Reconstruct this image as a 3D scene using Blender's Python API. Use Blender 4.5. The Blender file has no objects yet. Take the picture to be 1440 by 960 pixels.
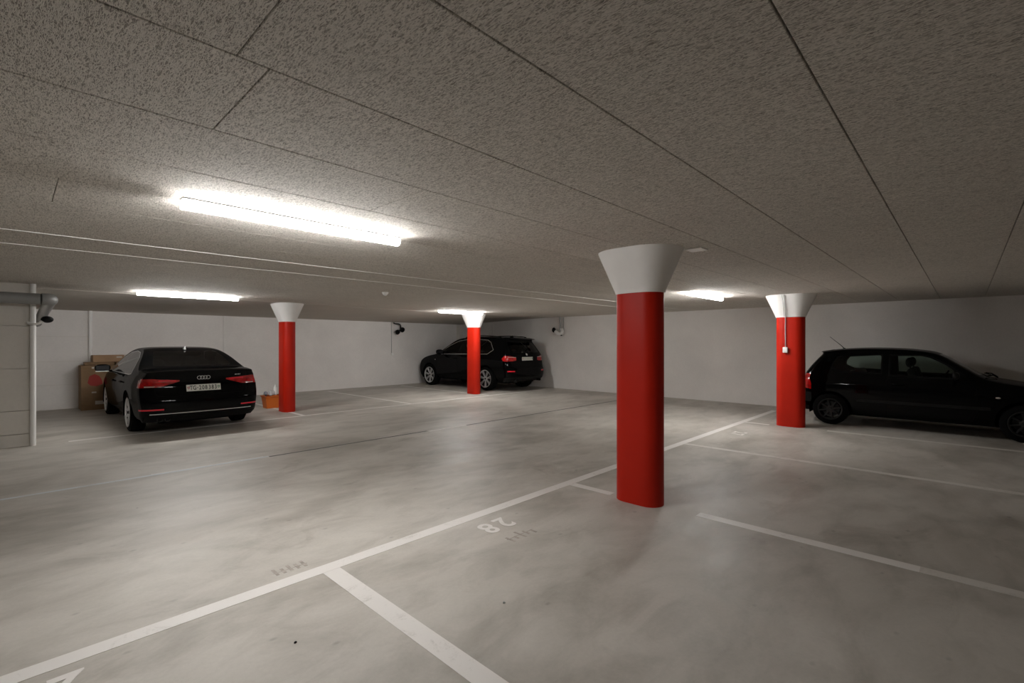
import bpy, bmesh, math, random
import numpy as np
from mathutils import Vector, Matrix
from mathutils.bvhtree import BVHTree
random.seed(5)
PI = math.pi
sc = bpy.context.scene
COL = sc.collection

# ------------------------------------------------------------------ helpers
def link(o, parent=None):
    COL.objects.link(o)
    if parent: o.parent = parent
    return o

def tag(o, label=None, cat=None, group=None, kind=None):
    if label: o['label'] = label
    if cat: o['category'] = cat
    if group: o['group'] = group
    if kind: o['kind'] = kind
    return o

def empty(name, loc, rz=0):
    o = bpy.data.objects.new(name, None)
    o.empty_display_size = .2
    o.location = loc; o.rotation_euler = (0, 0, rz)
    return link(o)

def shade(me, smooth=True, angle=None):
    for p in me.polygons: p.use_smooth = smooth
    if smooth and angle is not None:
        try: me.set_sharp_from_angle(angle=math.radians(angle))
        except Exception: pass

def obj(name, bm, mat, parent=None, smooth=False, angle=None, loc=None):
    me = bpy.data.meshes.new(name)
    bm.to_mesh(me); bm.free()
    mats = mat if isinstance(mat, (list, tuple)) else [mat]
    for m in mats: me.materials.append(m)
    shade(me, smooth, angle)
    o = bpy.data.objects.new(name, me)
    if loc: o.location = loc
    return link(o, parent)

def bevel_all(bm, w, seg=2):
    if w > 0:
        bmesh.ops.bevel(bm, geom=list(bm.edges), offset=w, segments=seg, profile=.5, affect='EDGES', clamp_overlap=True)

def box(x0, x1, y0, y1, z0, z1, bev=0, seg=2, bm=None):
    b = bmesh.new()
    vs = [b.verts.new((x, y, z)) for x in (x0, x1) for y in (y0, y1) for z in (z0, z1)]
    for f in ((0,1,3,2),(4,6,7,5),(0,4,5,1),(2,3,7,6),(0,2,6,4),(1,5,7,3)):
        b.faces.new([vs[i] for i in f])
    bevel_all(b, bev, seg)
    bmesh.ops.recalc_face_normals(b, faces=b.faces)
    if bm is None: return b
    return merge(bm, b)

def merge(bm, b, M=None):
    if M is not None: bmesh.ops.transform(b, matrix=M, verts=b.verts)
    me = bpy.data.meshes.new('tmp'); b.to_mesh(me); b.free()
    bm.from_mesh(me); bpy.data.meshes.remove(me)
    return bm

def prism(poly, z0, z1, bev=0, bm=None, seg=2):
    """poly in xy, extruded in z"""
    b = bmesh.new()
    lo = [b.verts.new((x, y, z0)) for x, y in poly]
    hi = [b.verts.new((x, y, z1)) for x, y in poly]
    n = len(poly)
    b.faces.new(lo[::-1]); b.faces.new(hi)
    for i in range(n): b.faces.new((lo[i], lo[(i+1) % n], hi[(i+1) % n], hi[i]))
    bmesh.ops.recalc_face_normals(b, faces=b.faces)
    bevel_all(b, bev, seg)
    if bm is None: return b
    return merge(bm, b)

def lathe(prof, n=32, axis='Z', closed=False, bm=None, M=None):
    """prof: (r, h)"""
    b = bmesh.new(); rings = []
    for r, h in prof:
        if r < 1e-6: rings.append([b.verts.new((0, 0, h))])
        else: rings.append([b.verts.new((r*math.cos(2*PI*i/n), r*math.sin(2*PI*i/n), h)) for i in range(n)])
    if closed: rings.append(rings[0])
    for a, c in zip(rings, rings[1:]):
        for i in range(n):
            j = (i+1) % n
            if len(a) == 1 and len(c) == 1: continue
            if len(a) == 1: b.faces.new((a[0], c[i], c[j]))
            elif len(c) == 1: b.faces.new((a[i], a[j], c[0]))
            else: b.faces.new((a[i], a[j], c[j], c[i]))
    bmesh.ops.recalc_face_normals(b, faces=b.faces)
    if axis == 'Y': bmesh.ops.transform(b, matrix=Matrix.Rotation(-PI/2, 4, 'X'), verts=b.verts)
    if axis == 'X': bmesh.ops.transform(b, matrix=Matrix.Rotation(PI/2, 4, 'Y'), verts=b.verts)
    if M is not None: bmesh.ops.transform(b, matrix=M, verts=b.verts)
    if bm is None: return b
    return merge(bm, b)

def smooth_path(pts, n=6):
    pts = [Vector(p) for p in pts]
    if len(pts) < 3: return pts
    P = [2*pts[0]-pts[1]] + pts + [2*pts[-1]-pts[-2]]
    out = []
    for i in range(1, len(P)-2):
        for k in range(n):
            t = k/n
            a, b, c, d = P[i-1], P[i], P[i+1], P[i+2]
            out.append(.5*((2*b)+(c-a)*t+(2*a-5*b+4*c-d)*t*t+(3*b-a-3*c+d)*t**3))
    out.append(pts[-1])
    return out

def tube(pts, r, n=12, bm=None, cap=True, rr=None):
    pts = [Vector(p) for p in pts]
    b = bmesh.new(); rings = []
    up = None
    for i, p in enumerate(pts):
        t = (pts[min(i+1, len(pts)-1)]-pts[max(i-1, 0)]).normalized()
        if up is None:
            up = Vector((0, 0, 1)) if abs(t.z) < .9 else Vector((1, 0, 0))
        s = t.cross(up).normalized(); u2 = s.cross(t).normalized(); up = u2
        rad = r if rr is None else rr[min(i, len(rr)-1)]
        rings.append([b.verts.new(p+rad*(math.cos(2*PI*k/n)*s+math.sin(2*PI*k/n)*u2)) for k in range(n)])
    for a, c in zip(rings, rings[1:]):
        for k in range(n): b.faces.new((a[k], a[(k+1) % n], c[(k+1) % n], c[k]))
    if cap: b.faces.new(rings[0]); b.faces.new(rings[-1])
    bmesh.ops.recalc_face_normals(b, faces=b.faces)
    if bm is None: return b
    return merge(bm, b)

def ellipsoid(c, r, bm=None, u=20, v=12, M=None):
    b = bmesh.new()
    bmesh.ops.create_uvsphere(b, u_segments=u, v_segments=v, radius=1)
    T = Matrix.Translation(Vector(c)) @ (M if M is not None else Matrix()) @ Matrix.Diagonal((r[0], r[1], r[2], 1))
    bmesh.ops.transform(b, matrix=T, verts=b.verts)
    if bm is None: return b
    return merge(bm, b)

def text_bm(s, size, extrude=.0004, bold=.0):
    cu = bpy.data.curves.new('t', 'FONT'); cu.body = s; cu.size = size
    cu.align_x = 'CENTER'; cu.align_y = 'CENTER'; cu.extrude = extrude; cu.offset = bold
    o = bpy.data.objects.new('t', cu); COL.objects.link(o)
    bpy.context.view_layer.update()
    me = bpy.data.meshes.new_from_object(o.evaluated_get(bpy.context.evaluated_depsgraph_get()))
    b = bmesh.new(); b.from_mesh(me)
    bpy.data.objects.remove(o); bpy.data.curves.remove(cu); bpy.data.meshes.remove(me)
    return b

# ------------------------------------------------------------------ materials
def nmat(name):
    m = bpy.data.materials.new(name); m.use_nodes = True
    nt = m.node_tree; b = nt.nodes['Principled BSDF']
    return m, nt, b

def simple(name, col, rough=.5, metal=0, coat=0, spec=.5, noise=0, nscale=40, emit=None, es=0, bump=0):
    m, nt, b = nmat(name)
    b.inputs['Base Color'].default_value = (*col, 1)
    b.inputs['Roughness'].default_value = rough
    b.inputs['Metallic'].default_value = metal
    b.inputs['Coat Weight'].default_value = coat
    b.inputs['Specular IOR Level'].default_value = spec
    tc = nt.nodes.new('ShaderNodeTexCoord')
    n = nt.nodes.new('ShaderNodeTexNoise'); n.inputs['Scale'].default_value = nscale
    n.inputs['Detail'].default_value = 5
    nt.links.new(tc.outputs['Object'], n.inputs['Vector'])
    if noise:
        r = nt.nodes.new('ShaderNodeValToRGB')
        r.color_ramp.elements[0].color = tuple(c*(1-noise) for c in col)+(1,)
        r.color_ramp.elements[1].color = tuple(min(1, c*(1+noise)) for c in col)+(1,)
        r.color_ramp.elements[0].position = .3; r.color_ramp.elements[1].position = .7
        nt.links.new(n.outputs['Fac'], r.inputs['Fac'])
        nt.links.new(r.outputs['Color'], b.inputs['Base Color'])
    if bump:
        bp = nt.nodes.new('ShaderNodeBump'); bp.inputs['Strength'].default_value = bump
        bp.inputs['Distance'].default_value = .01
        nt.links.new(n.outputs['Fac'], bp.inputs['Height'])
        nt.links.new(bp.outputs['Normal'], b.inputs['Normal'])
    if emit:
        b.inputs['Emission Color'].default_value = (*emit, 1)
        b.inputs['Emission Strength'].default_value = es
    return m

class NT:
    """tiny node helper"""
    def __init__(s, nt): s.nt = nt
    def n(s, t, **kw):
        x = s.nt.nodes.new(t)
        for k, v in kw.items():
            if k in x.inputs: x.inputs[k].default_value = v
            else: setattr(x, k, v)
        return x
    def l(s, a, b): s.nt.links.new(a, b)
    def math(s, op, a, b=None, c=None):
        x = s.nt.nodes.new('ShaderNodeMath'); x.operation = op
        for i, v in enumerate((a, b, c)):
            if v is None: continue
            if isinstance(v, (int, float)): x.inputs[i].default_value = v
            else: s.l(v, x.inputs[i])
        return x.outputs[0]
    def ramp(s, fac, stops, interp='LINEAR'):
        r = s.nt.nodes.new('ShaderNodeValToRGB'); r.color_ramp.interpolation = interp
        els = r.color_ramp.elements
        while len(els) < len(stops): els.new(.5)
        for e, (p, c) in zip(els, stops):
            e.position = p; e.color = (c, c, c, 1) if isinstance(c, (int, float)) else (*c, 1)
        s.l(fac, r.inputs['Fac']); return r.outputs['Color']
    def mix(s, mode, fac, a, b):
        x = s.nt.nodes.new('ShaderNodeMix'); x.data_type = 'RGBA'; x.blend_type = mode
        for i, v in ((0, fac), (6, a), (7, b)):
            if isinstance(v, (int, float)): x.inputs[i].default_value = v if i == 0 else (v, v, v, 1)
            elif isinstance(v, tuple): x.inputs[i].default_value = (*v, 1)
            else: s.l(v, x.inputs[i])
        return x.outputs[2]
    def noise(s, vec, scale, detail=3, rough=.5, dist=0, dim='3D'):
        x = s.nt.nodes.new('ShaderNodeTexNoise')
        x.inputs['Scale'].default_value = scale; x.inputs['Detail'].default_value = detail
        x.inputs['Roughness'].default_value = rough; x.inputs['Distortion'].default_value = dist
        s.l(vec, x.inputs['Vector']); return x.outputs['Fac']
    def mapping(s, vec, loc=(0,0,0), rot=(0,0,0), scale=(1,1,1)):
        x = s.nt.nodes.new('ShaderNodeMapping')
        x.inputs['Location'].default_value = loc; x.inputs['Rotation'].default_value = rot; x.inputs['Scale'].default_value = scale
        s.l(vec, x.inputs['Vector']); return x.outputs[0]

def mat_ceiling():
    m, nt, b = nmat('wood_wool_board'); N = NT(nt)
    P = N.n('ShaderNodeTexCoord').outputs['Object']
    h = None
    for i, (sx, th, w) in enumerate(((100, .3, .045), (116, 1.9, .045), (92, 1.1, .04), (124, 2.6, .045))):
        v = N.mapping(P, loc=(3.7*i, 1.3*i, i), rot=(0, 0, th), scale=(sx, sx*.22, 1))
        n = N.noise(v, 1.0, 1.0, .5, .45)
        d = N.math('ABSOLUTE', N.math('SUBTRACT', n, .5))
        s = N.math('SUBTRACT', 1.0, N.math('MINIMUM', N.math('DIVIDE', d, w), 1.0))
        h = s if h is None else N.math('MAXIMUM', h, s)
    big = N.noise(P, 1.3, 4, .6)
    pit = N.noise(P, 120, 2, .5)
    hh = N.math('MULTIPLY', N.math('ADD', h, N.math('MULTIPLY', pit, .5)), .7)
    col = N.ramp(hh, [(.06, (.20, .180, .155)), (.30, (.68, .638, .58)), (.88, (.93, .885, .825))])
    tint = N.ramp(big, [(.3, (.92, .92, .92)), (.7, (1.0, 1.0, 1.0))])
    col = N.mix('MULTIPLY', 1.0, col, tint)
    N.l(col, b.inputs['Base Color']); b.inputs['Roughness'].default_value = .9
    b.inputs['Specular IOR Level'].default_value = .15
    bp = N.n('ShaderNodeBump'); bp.inputs['Strength'].default_value = .6; bp.inputs['Distance'].default_value = .004
    N.l(hh, bp.inputs['Height']); N.l(bp.outputs['Normal'], b.inputs['Normal'])
    return m

def mat_floor():
    m, nt, b = nmat('polished_concrete'); N = NT(nt)
    P = N.n('ShaderNodeTexCoord').outputs['Object']
    big = N.noise(N.mapping(P, rot=(0, 0, .3), scale=(.55, .9, 1)), .9, 6, .62, .6)
    mid = N.noise(N.mapping(P, rot=(0, 0, -.35), scale=(.9, 1.7, 1)), 1.9, 6, .6, .5)
    swirl = N.noise(N.mapping(P, rot=(0, 0, .8), scale=(.8, 1.5, 1)), 1.1, 7, .62, .8)
    fine = N.noise(P, 45, 5, .7)
    col = N.ramp(big, [(.3, (.41, .382, .340)), (.5, (.505, .475, .432)), (.7, (.585, .553, .507))])
    col = N.mix('MULTIPLY', .85, col, N.ramp(mid, [(.32, (.74, .73, .71)), (.55, (1, 1, 1)), (.8, (1.08, 1.07, 1.06))]))
    col = N.mix('MULTIPLY', .8, col, N.ramp(swirl, [(.28, (.70, .68, .65)), (.42, (.98, .98, .98)), (1, (1, 1, 1))]))
    col = N.mix('MULTIPLY', .6, col, N.ramp(fine, [(.2, (.88, .88, .88)), (.8, (1.08, 1.08, 1.08))]))
    # small dark specks
    v = N.n('ShaderNodeTexVoronoi'); v.inputs['Scale'].default_value = 1.7; N.l(P, v.inputs['Vector'])
    sp = N.ramp(N.math('ADD', v.outputs['Distance'], N.math('MULTIPLY', fine, .03)), [(.022, .35), (.034, 1.0)])
    col = N.mix('MULTIPLY', 1.0, col, sp)
    stain = N.noise(N.mapping(P, loc=(3.1, 7.7, 0), rot=(0, 0, .5), scale=(.45, .8, 1)), 1.0, 5, .6, .4)
    col = N.mix('MULTIPLY', 1.0, col, N.ramp(stain, [(.50, (1, 1, 1)), (.68, (.74, .73, .71))]))
    v2 = N.n('ShaderNodeTexVoronoi'); v2.inputs['Scale'].default_value = 3.3; N.l(N.mapping(P, loc=(.4, .2, 0), scale=(1, 1.6, 1)), v2.inputs['Vector'])
    col = N.mix('MULTIPLY', .6, col, N.ramp(N.math('ADD', v2.outputs['Distance'], N.math('MULTIPLY', swirl, .12)), [(.09, .62), (.15, 1.0)]))
    N.l(col, b.inputs['Base Color'])
    rr = N.ramp(mid, [(.3, .42), (.7, .56)])
    N.l(rr, b.inputs['Roughness']); b.inputs['Specular IOR Level'].default_value = .35
    bp = N.n('ShaderNodeBump'); bp.inputs['Strength'].default_value = .12; bp.inputs['Distance'].default_value = .004
    N.l(fine, bp.inputs['Height']); N.l(bp.outputs['Normal'], b.inputs['Normal'])
    return m

def mat_wall(name, col, seam=0, rough=.8):
    m, nt, b = nmat(name); N = NT(nt)
    P = N.n('ShaderNodeTexCoord').outputs['Object']
    big = N.noise(P, .8, 5, .6, .3); fine = N.noise(P, 30, 4, .6)
    c = N.mix('MULTIPLY', 1.0, N.ramp(big, [(.3, tuple(x*.93 for x in col)), (.7, tuple(min(1, x*1.05) for x in col))]),
              N.ramp(fine, [(.3, (.97,)*3), (.7, (1.02,)*3)]))
    N.l(c, b.inputs['Base Color']); b.inputs['Roughness'].default_value = rough
    b.inputs['Specular IOR Level'].default_value = .25
    bp = N.n('ShaderNodeBump'); bp.inputs['Strength'].default_value = .2; bp.inputs['Distance'].default_value = .004
    N.l(fine, bp.inputs['Height']); N.l(bp.outputs['Normal'], b.inputs['Normal'])
    return m

def mat_paintline(name, col, wear):
    m, nt, b = nmat(name); N = NT(nt)
    P = N.n('ShaderNodeTexCoord').outputs['Object']
    a = N.noise(P, 3.5, 8, .75, 1.5); f = N.noise(P, 60, 4, .7)
    k = N.ramp(N.math('ADD', a, N.math('MULTIPLY', f, .25)), [(wear-.08, (.47, .44, .40)), (wear+.12, col)])
    N.l(k, b.inputs['Base Color']); b.inputs['Roughness'].default_value = .5
    return m

def mat_glass(name, tint, op):
    m = bpy.data.materials.new(name); m.use_nodes = True; nt = m.node_tree
    for n in list(nt.nodes): nt.nodes.remove(n)
    o = nt.nodes.new('ShaderNodeOutputMaterial')
    t = nt.nodes.new('ShaderNodeBsdfTransparent'); t.inputs[0].default_value = (*tint, 1)
    g = nt.nodes.new('ShaderNodeBsdfGlossy'); g.inputs['Roughness'].default_value = .03
    g.inputs['Color'].default_value = (.8, .8, .8, 1)
    fr = nt.nodes.new('ShaderNodeFresnel'); fr.inputs['IOR'].default_value = op
    mx = nt.nodes.new('ShaderNodeMixShader')
    nt.links.new(fr.outputs[0], mx.inputs[0]); nt.links.new(t.outputs[0], mx.inputs[1]); nt.links.new(g.outputs[0], mx.inputs[2])
    nt.links.new(mx.outputs[0], o.inputs['Surface'])
    return m

def mat_carpaint(name, col, gloss, rough, ior=1.42):
    m = bpy.data.materials.new(name); m.use_nodes = True; nt = m.node_tree
    for n in list(nt.nodes): nt.nodes.remove(n)
    N = NT(nt); o = N.n('ShaderNodeOutputMaterial')
    P = N.n('ShaderNodeTexCoord').outputs['Object']
    d = N.n('ShaderNodeBsdfDiffuse'); g = N.n('ShaderNodeBsdfGlossy')
    N.l(N.ramp(N.noise(P, 300, 2, .5), [(.3, tuple(x*.8 for x in col)), (.7, tuple(x*1.2 for x in col))]), d.inputs['Color'])
    g.inputs['Color'].default_value = (gloss, gloss, gloss, 1); g.inputs['Roughness'].default_value = rough
    f = N.n('ShaderNodeFresnel'); f.inputs['IOR'].default_value = ior
    x = N.n('ShaderNodeMixShader')
    N.l(f.outputs[0], x.inputs[0]); N.l(d.outputs[0], x.inputs[1]); N.l(g.outputs[0], x.inputs[2]); N.l(x.outputs[0], o.inputs['Surface'])
    return m

M = {}
M['ceiling'] = mat_ceiling()
M['floor'] = mat_floor()
M['wall'] = mat_wall('white_painted_concrete_wall', (.83, .80, .775))
M['wall_grey'] = mat_wall('grey_sandlime_wall', (.70, .665, .615))
M['soffit'] = mat_wall('bare_concrete_soffit', (.58, .54, .49))
M['line'] = mat_paintline('worn_white_road_paint', (.74, .71, .68), .44)
M['line_worn'] = mat_paintline('faded_white_road_paint', (.62, .59, .55), .50)
M['joint'] = mat_paintline('grey_joint_filler', (.56, .60, .63), .50)
M['joint_dark'] = simple('dark_joint_filler', (.13, .13, .125), .8, noise=.3, nscale=6)
M['ghost'] = simple('scraped_off_paint', (.36, .32, .285), .8, noise=.3, nscale=30)
M['red'] = simple('red_column_paint', (.45, .014, .004), .45, spec=.18, noise=.05, nscale=3, bump=.05)
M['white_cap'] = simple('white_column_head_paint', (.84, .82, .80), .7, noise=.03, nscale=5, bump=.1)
M['lamp_body'] = simple('white_lamp_housing', (.75, .75, .75), .4)
M['diffuser'] = simple('glowing_lamp_diffuser', (.9, .9, .9), .4, emit=(1.0, .985, .96), es=92)
M['end_cap'] = simple('translucent_lamp_end', (.85, .85, .85), .4, emit=(1, .985, .96), es=9)
M['white_plastic'] = simple('white_plastic', (.90, .89, .87), .4)
M['grey_plastic'] = simple('grey_plastic', (.42, .42, .41), .5)
M['duct'] = simple('grey_duct_jacket', (.25, .25, .245), .42, noise=.08, nscale=7)
M['steel'] = simple('galvanised_steel', (.55, .55, .55), .35, metal=.8)
M['black_plastic'] = simple('black_plastic', (.006, .006, .006), .5, spec=.2)
M['black_matte'] = simple('black_rubber', (.004, .004, .004), .85, spec=.1)
M['paint'] = mat_carpaint('black_car_paint', (.0012, .0013, .0015), .36, .06)
M['gloss_black'] = simple('gloss_black_trim', (.003, .003, .003), .12, spec=.25)
M['mirror_glass'] = simple('dark_mirror_glass', (.01, .01, .011), .25, spec=.3)
M['chrome'] = simple('chrome_trim', (.85, .85, .85), .30, metal=.9)
M['silver'] = simple('silver_alloy', (.66, .66, .67), .35, metal=.6)
M['dark_alloy'] = simple('dark_alloy', (.012, .012, .012), .5, metal=.2)
M['disc'] = simple('brake_disc_iron', (.05, .05, .05), .5, metal=.6)
M['tail'] = simple('red_lamp_lens', (.40, .005, .005), .12, coat=.6, noise=.5, nscale=14)
M['tail_clear'] = simple('clear_lamp_lens', (.55, .50, .46), .12, coat=.6)
M['reflector'] = simple('red_reflector', (.75, .012, .03), .2, coat=.5)
M['plate'] = simple('number_plate_white', (.72, .72, .66), .4)
M['plate_ink'] = simple('number_plate_black', (.015, .015, .015), .5)
M['shield_red'] = simple('shield_red', (.35, .02, .02), .5)
M['shield_green'] = simple('shield_green', (.02, .16, .06), .5)
M['seat'] = simple('dark_seat_fabric', (.010, .010, .011), .9, noise=.3)
M['glass_dark'] = mat_glass('dark_tinted_glass', (.16, .17, .16), 1.5)
M['glass_green'] = mat_glass('green_tinted_glass', (.50, .58, .54), 1.35)
M['card'] = simple('brown_cardboard', (.22, .135, .07), .85, noise=.1, nscale=9)
M['card_light'] = simple('light_cardboard', (.34, .21, .12), .85, noise=.1, nscale=9)
M['tape'] = simple('packing_tape', (.55, .50, .43), .35)
M['red_print'] = simple('red_print', (.27, .018, .012), .7)
M['orange'] = simple('orange_plastic', (.62, .14, .012), .45)
M['rag'] = simple('white_cloth', (.60, .60, .60), .9, noise=.15, nscale=20)
M['rag_grey'] = simple('grey_bag', (.30, .31, .35), .7, noise=.3, nscale=20)

# ------------------------------------------------------------------ room (x along the aisle, y across towards the back wall)
HC = 2.37                                     # ceiling height
XR, YB = 12.57, 14.92                         # right wall, back wall
XL, YF = -7.0, -6.0
obj('floor', box(XL-.3, XR+.3, YF-.3, YB+.3, -.2, 0), M['floor'])['kind'] = 'structure'

def ceiling():
    bm = bmesh.new()
    y = .36-.62*11; row = 0
    cuts = {-1: [], 0: []}
    joints = {round(1.29, 2): [.47], round(1.91, 2): [.565], round(3.77, 2): [.17], round(2.53, 2): [1.62]}
    while y < 10.55:
        y1 = min(y+.62, 10.62); g = .0028
        yc = round(y+.31, 2)
        xs = [XL]
        for k, v in joints.items():
            if abs(k-yc) < .05: xs += v
        xs.append(XR)
        for a, c in zip(xs, xs[1:]):
            b = box(a+(.0015 if a > XL else 0), c-(.0015 if c < XR else 0), y+g, y1-g, HC, HC+.05)
            ed = [e for e in b.edges if all(abs(v.co.z-HC) < 1e-6 for v in e.verts)]
            bmesh.ops.bevel(b, geom=ed, offset=.0022, segments=1, affect='EDGES')
            merge(bm, b)
        y += .62
    box(XL, XR, YF, 10.7, HC+.05, HC+.25, bm=bm)
    o = obj('ceiling', bm, M['ceiling']); o['kind'] = 'structure'
    # bare concrete field falling gently to the back wall
    b = bmesh.new()
    z0, z1 = HC-.002, 2.258
    sec = [(10.62, z0), (YB, z1), (YB, HC+.25), (10.62, HC+.25)]
    lo = [b.verts.new((XL, y, z)) for y, z in sec]; hi = [b.verts.new((XR, y, z)) for y, z in sec]
    b.faces.new(lo); b.faces.new(hi[::-1])
    for i in range(4): b.faces.new((lo[i], hi[i], hi[(i+1) % 4], lo[(i+1) % 4]))
    bmesh.ops.recalc_face_normals(b, faces=b.faces)
    o = obj('ceiling_back', b, M['soffit']); o['kind'] = 'structure'
ceiling()

def wall_seamed(name, x0, x1, y0, y1, z0, z1, vx=(), hz=(), mat=None):
    """wall facing -y with recessed board joints"""
    bm = bmesh.new()
    xs = [x0]+list(vx)+[x1]; zs = [z0]+list(hz)+[z1]; g = .004
    for a, c in zip(xs, xs[1:]):
        for p, q in zip(zs, zs[1:]):
            box(a+(g if a > x0 else 0), c-(g if c < x1 else 0), y0, y0+.03, p+(g if p > z0 else 0), q-(g if q < z1 else 0), bm=bm)
    box(x0, x1, y0+.03, y1, z0, z1, bm=bm)
    o = obj(name, bm, mat or M['wall']); o['kind'] = 'structure'
    return o
wall_seamed('wall_back', XL-.2, XR+.2, YB, YB+.25, -.1, HC+.1, vx=(4.05,))
w = wall_seamed('wall_left', XL, .22, 9.95, 10.2, 0, HC, vx=(.02-.6,), hz=(.18, .52, 1.133, 1.75), mat=M['wall_grey'])
obj('wall_recess', box(.10, .22, 10.2, YB, 0, HC), M['wall_grey'])['kind'] = 'structure'
bm = box(XR, XR+.25, YF, YB, -.1, HC+.1)
obj('wall_right', bm, M['wall'])['kind'] = 'structure'
obj('wall_front', box(XL, XR, YF-.25, YF, -.1, HC+.1), M['wall_grey'])['kind'] = 'structure'
obj('wall_side', box(XL-.25, XL, YF, 9.95, -.1, HC+.1), M['wall_grey'])['kind'] = 'structure'
# pale base strip and formwork seams of the recess part of the back wall
b = bmesh.new()
box(.22, 1.3, YB-.004, YB+.01, 0, .16, bm=b)
obj('baseboard_back', b, M['wall'])['kind'] = 'structure'
b = bmesh.new()
for z in (.55, 1.08, 1.65): box(.22, 1.25, YB-.0012, YB+.01, z, z+.007, bm=b)
obj('trim_1', b, M['wall_grey'])['kind'] = 'structure'
# thin pale strips along the aisle, standing in for lamp-lit ceiling seam edges
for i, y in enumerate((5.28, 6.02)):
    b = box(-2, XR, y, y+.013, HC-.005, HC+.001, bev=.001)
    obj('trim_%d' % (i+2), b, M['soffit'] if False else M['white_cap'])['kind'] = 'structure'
# lighter boxed casing on the right wall near the far corner
obj('trim_4', box(XR-.03, XR+.02, 12.97, 14.6, 0, 2.235, bev=.004), M['wall'])['kind'] = 'structure'
obj('trim_5', box(XR-.16, XR+.02, 14.72, YB+.02, 0, 2.23, bev=.004), M['wall_grey'])['kind'] = 'structure'

# ------------------------------------------------------------------ floor markings
def marking(name, label, parts, mat, cat='floor marking', group=None, t=.0016):
    bm = bmesh.new()
    for (x0, x1, y0, y1) in parts: box(x0, x1, y0, y1, -.001, t, bm=bm)
    o = obj(name, bm, mat); tag(o, label, cat, group); return o
YM = 3.09
marking('painted_line', 'long white painted line running past the nearest red column along the near bays', [(-6, 11.75, YM-.055, YM+.055)], M['line'])
marking('painted_line', 'wide white bay divider line at the bottom centre, running towards the camera', [(1.40, 1.515, -2.0, YM-.056)], M['line'])
marking('painted_line', 'short white stub line just left of the nearest red column', [(4.07, 4.17, 2.55, YM-.056)], M['line'])
marking('painted_line', 'white bay divider line starting right of the nearest red column', [(4.10, 4.21, .22, 1.70)], M['line'])
marking('painted_line', 'faded worn end of the bay divider line at the right edge', [(4.10, 4.21, -3.0, .219)], M['line_worn'])
marking('painted_line', 'thin faded bay line between the two right-hand red columns, running right', [(6.88, 6.99, -3.0, YM-.056)], M['line_worn'])
marking('painted_line', 'short pale stub line left of the red column beside the hatchback', [(9.58, 9.66, 2.62, YM-.056)], M['line'])
marking('painted_line', 'thin white bay line in front of the black hatchback', [(9.60, 9.71, -3.0, 1.72)], M['line_worn'])
YK = 9.93
marking('painted_line', 'long thin white line along the far bays, passing under the saloon', [(.60, 12.0, YK-.04, YK+.04)], M['line'])
for x, lab in ((4.18, 'far bay divider line behind the orange crate'), (6.83, 'far bay divider line in the empty bays at the back wall'), (9.50, 'far bay divider line beside the front wheel of the black SUV')):
    marking('painted_line', 'thin white '+lab, [(x-.04, x+.04, YK+.041, YB-.45)], M['line'])
marking('floor_joint', 'blue-grey filled floor joint crossing the driveway', [(-6, 2.35, 6.675, 6.725)], M['joint'], 'floor joint', t=.001)
marking('floor_joint', 'thin dark part of the floor joint in mid-driveway', [(2.351, 4.9, 6.655, 6.70), (5.75, XR-.2, 6.60, 6.645)], M['joint_dark'], 'floor joint', t=.001)
marking('painted_line', 'short bright white dash on the floor joint in mid-driveway', [(4.91, 5.74, 6.60, 6.65)], M['line'])
marking('painted_line', 'bright white stretch of the floor joint, left of the driveway', [(1.10, 2.30, 6.727, 6.76)], M['line_worn'])

def number(txt, x, y, w, h, label):
    """bay number reading from the driveway side (upside down seen from the camera)"""
    o = empty('bay_number', (x, y, 0), PI); tag(o, label, 'floor number')
    for i, ch in enumerate(txt):
        b = text_bm(ch, 1.0, .0005, .022)
        xs = [v.co.x for v in b.verts]; ys = [v.co.y for v in b.verts]
        T = Matrix.Diagonal((w/(max(xs)-min(xs)), h/(max(ys)-min(ys)), 1, 1)) @ Matrix.Translation((-(max(xs)+min(xs))/2, -(max(ys)+min(ys))/2, 0))
        bmesh.ops.transform(b, matrix=Matrix.Translation((-(i-(len(txt)-1)/2)*-1*(w*1.42), 0, .0015)) @ T, verts=b.verts)
        obj('digit', b, M['line'], o)
    return o
number('28', 2.755, 2.80, .125, .21, 'white painted bay number 28 on the floor left of the nearest red column')
number('29', .08, 2.84, .125, .23, 'white painted bay number cut off by the bottom left corner')
number('27', 8.35, 2.74, .13, .21, 'faint white bay number beside the long line near the hatchback')
b = bmesh.new()
for i in range(5): box(2.62+i*.062, 2.64+i*.062, 2.47+.02*(i % 2), 2.60-.03*((i+1) % 3), -.001, .0008, bm=b)
box(2.61, 2.90, 2.53, 2.538, -.001, .0007, bm=b)
tag(obj('scraped_marking', b, M['ghost']), 'dark scraped-off marking below the bay number 28', 'floor stain')
b = bmesh.new()
for i in range(5): box(1.18+i*.045, 1.20+i*.045, 3.22, 3.32-.02*(i % 2), -.001, .0008, bm=b)
box(1.17, 1.39, 3.255, 3.262, -.001, .0007, bm=b)
tag(obj('scraped_marking', b, M['ghost']), 'faint scraped-off marking above the junction of the two near lines', 'floor stain')

# small debris
def pebble(x, y, r, mat, label):
    b = ellipsoid((0, 0, r*.5), (r, r*.8, r*.55), u=8, v=6)
    for v in b.verts: v.co *= 1+random.uniform(-.15, .15)
    mz = min(v.co.z for v in b.verts)
    for v in b.verts: v.co.z -= mz
    tag(obj('pebble', b, mat, loc=(x, y, 0)), label, 'debris')
pebble(1.96, 1.93, .009, M['rag'], 'tiny white crumb on the floor right of the wide bay line')
pebble(.98, 2.43, .008, M['black_plastic'], 'tiny dark crumb on the floor near the bottom left')

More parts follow.
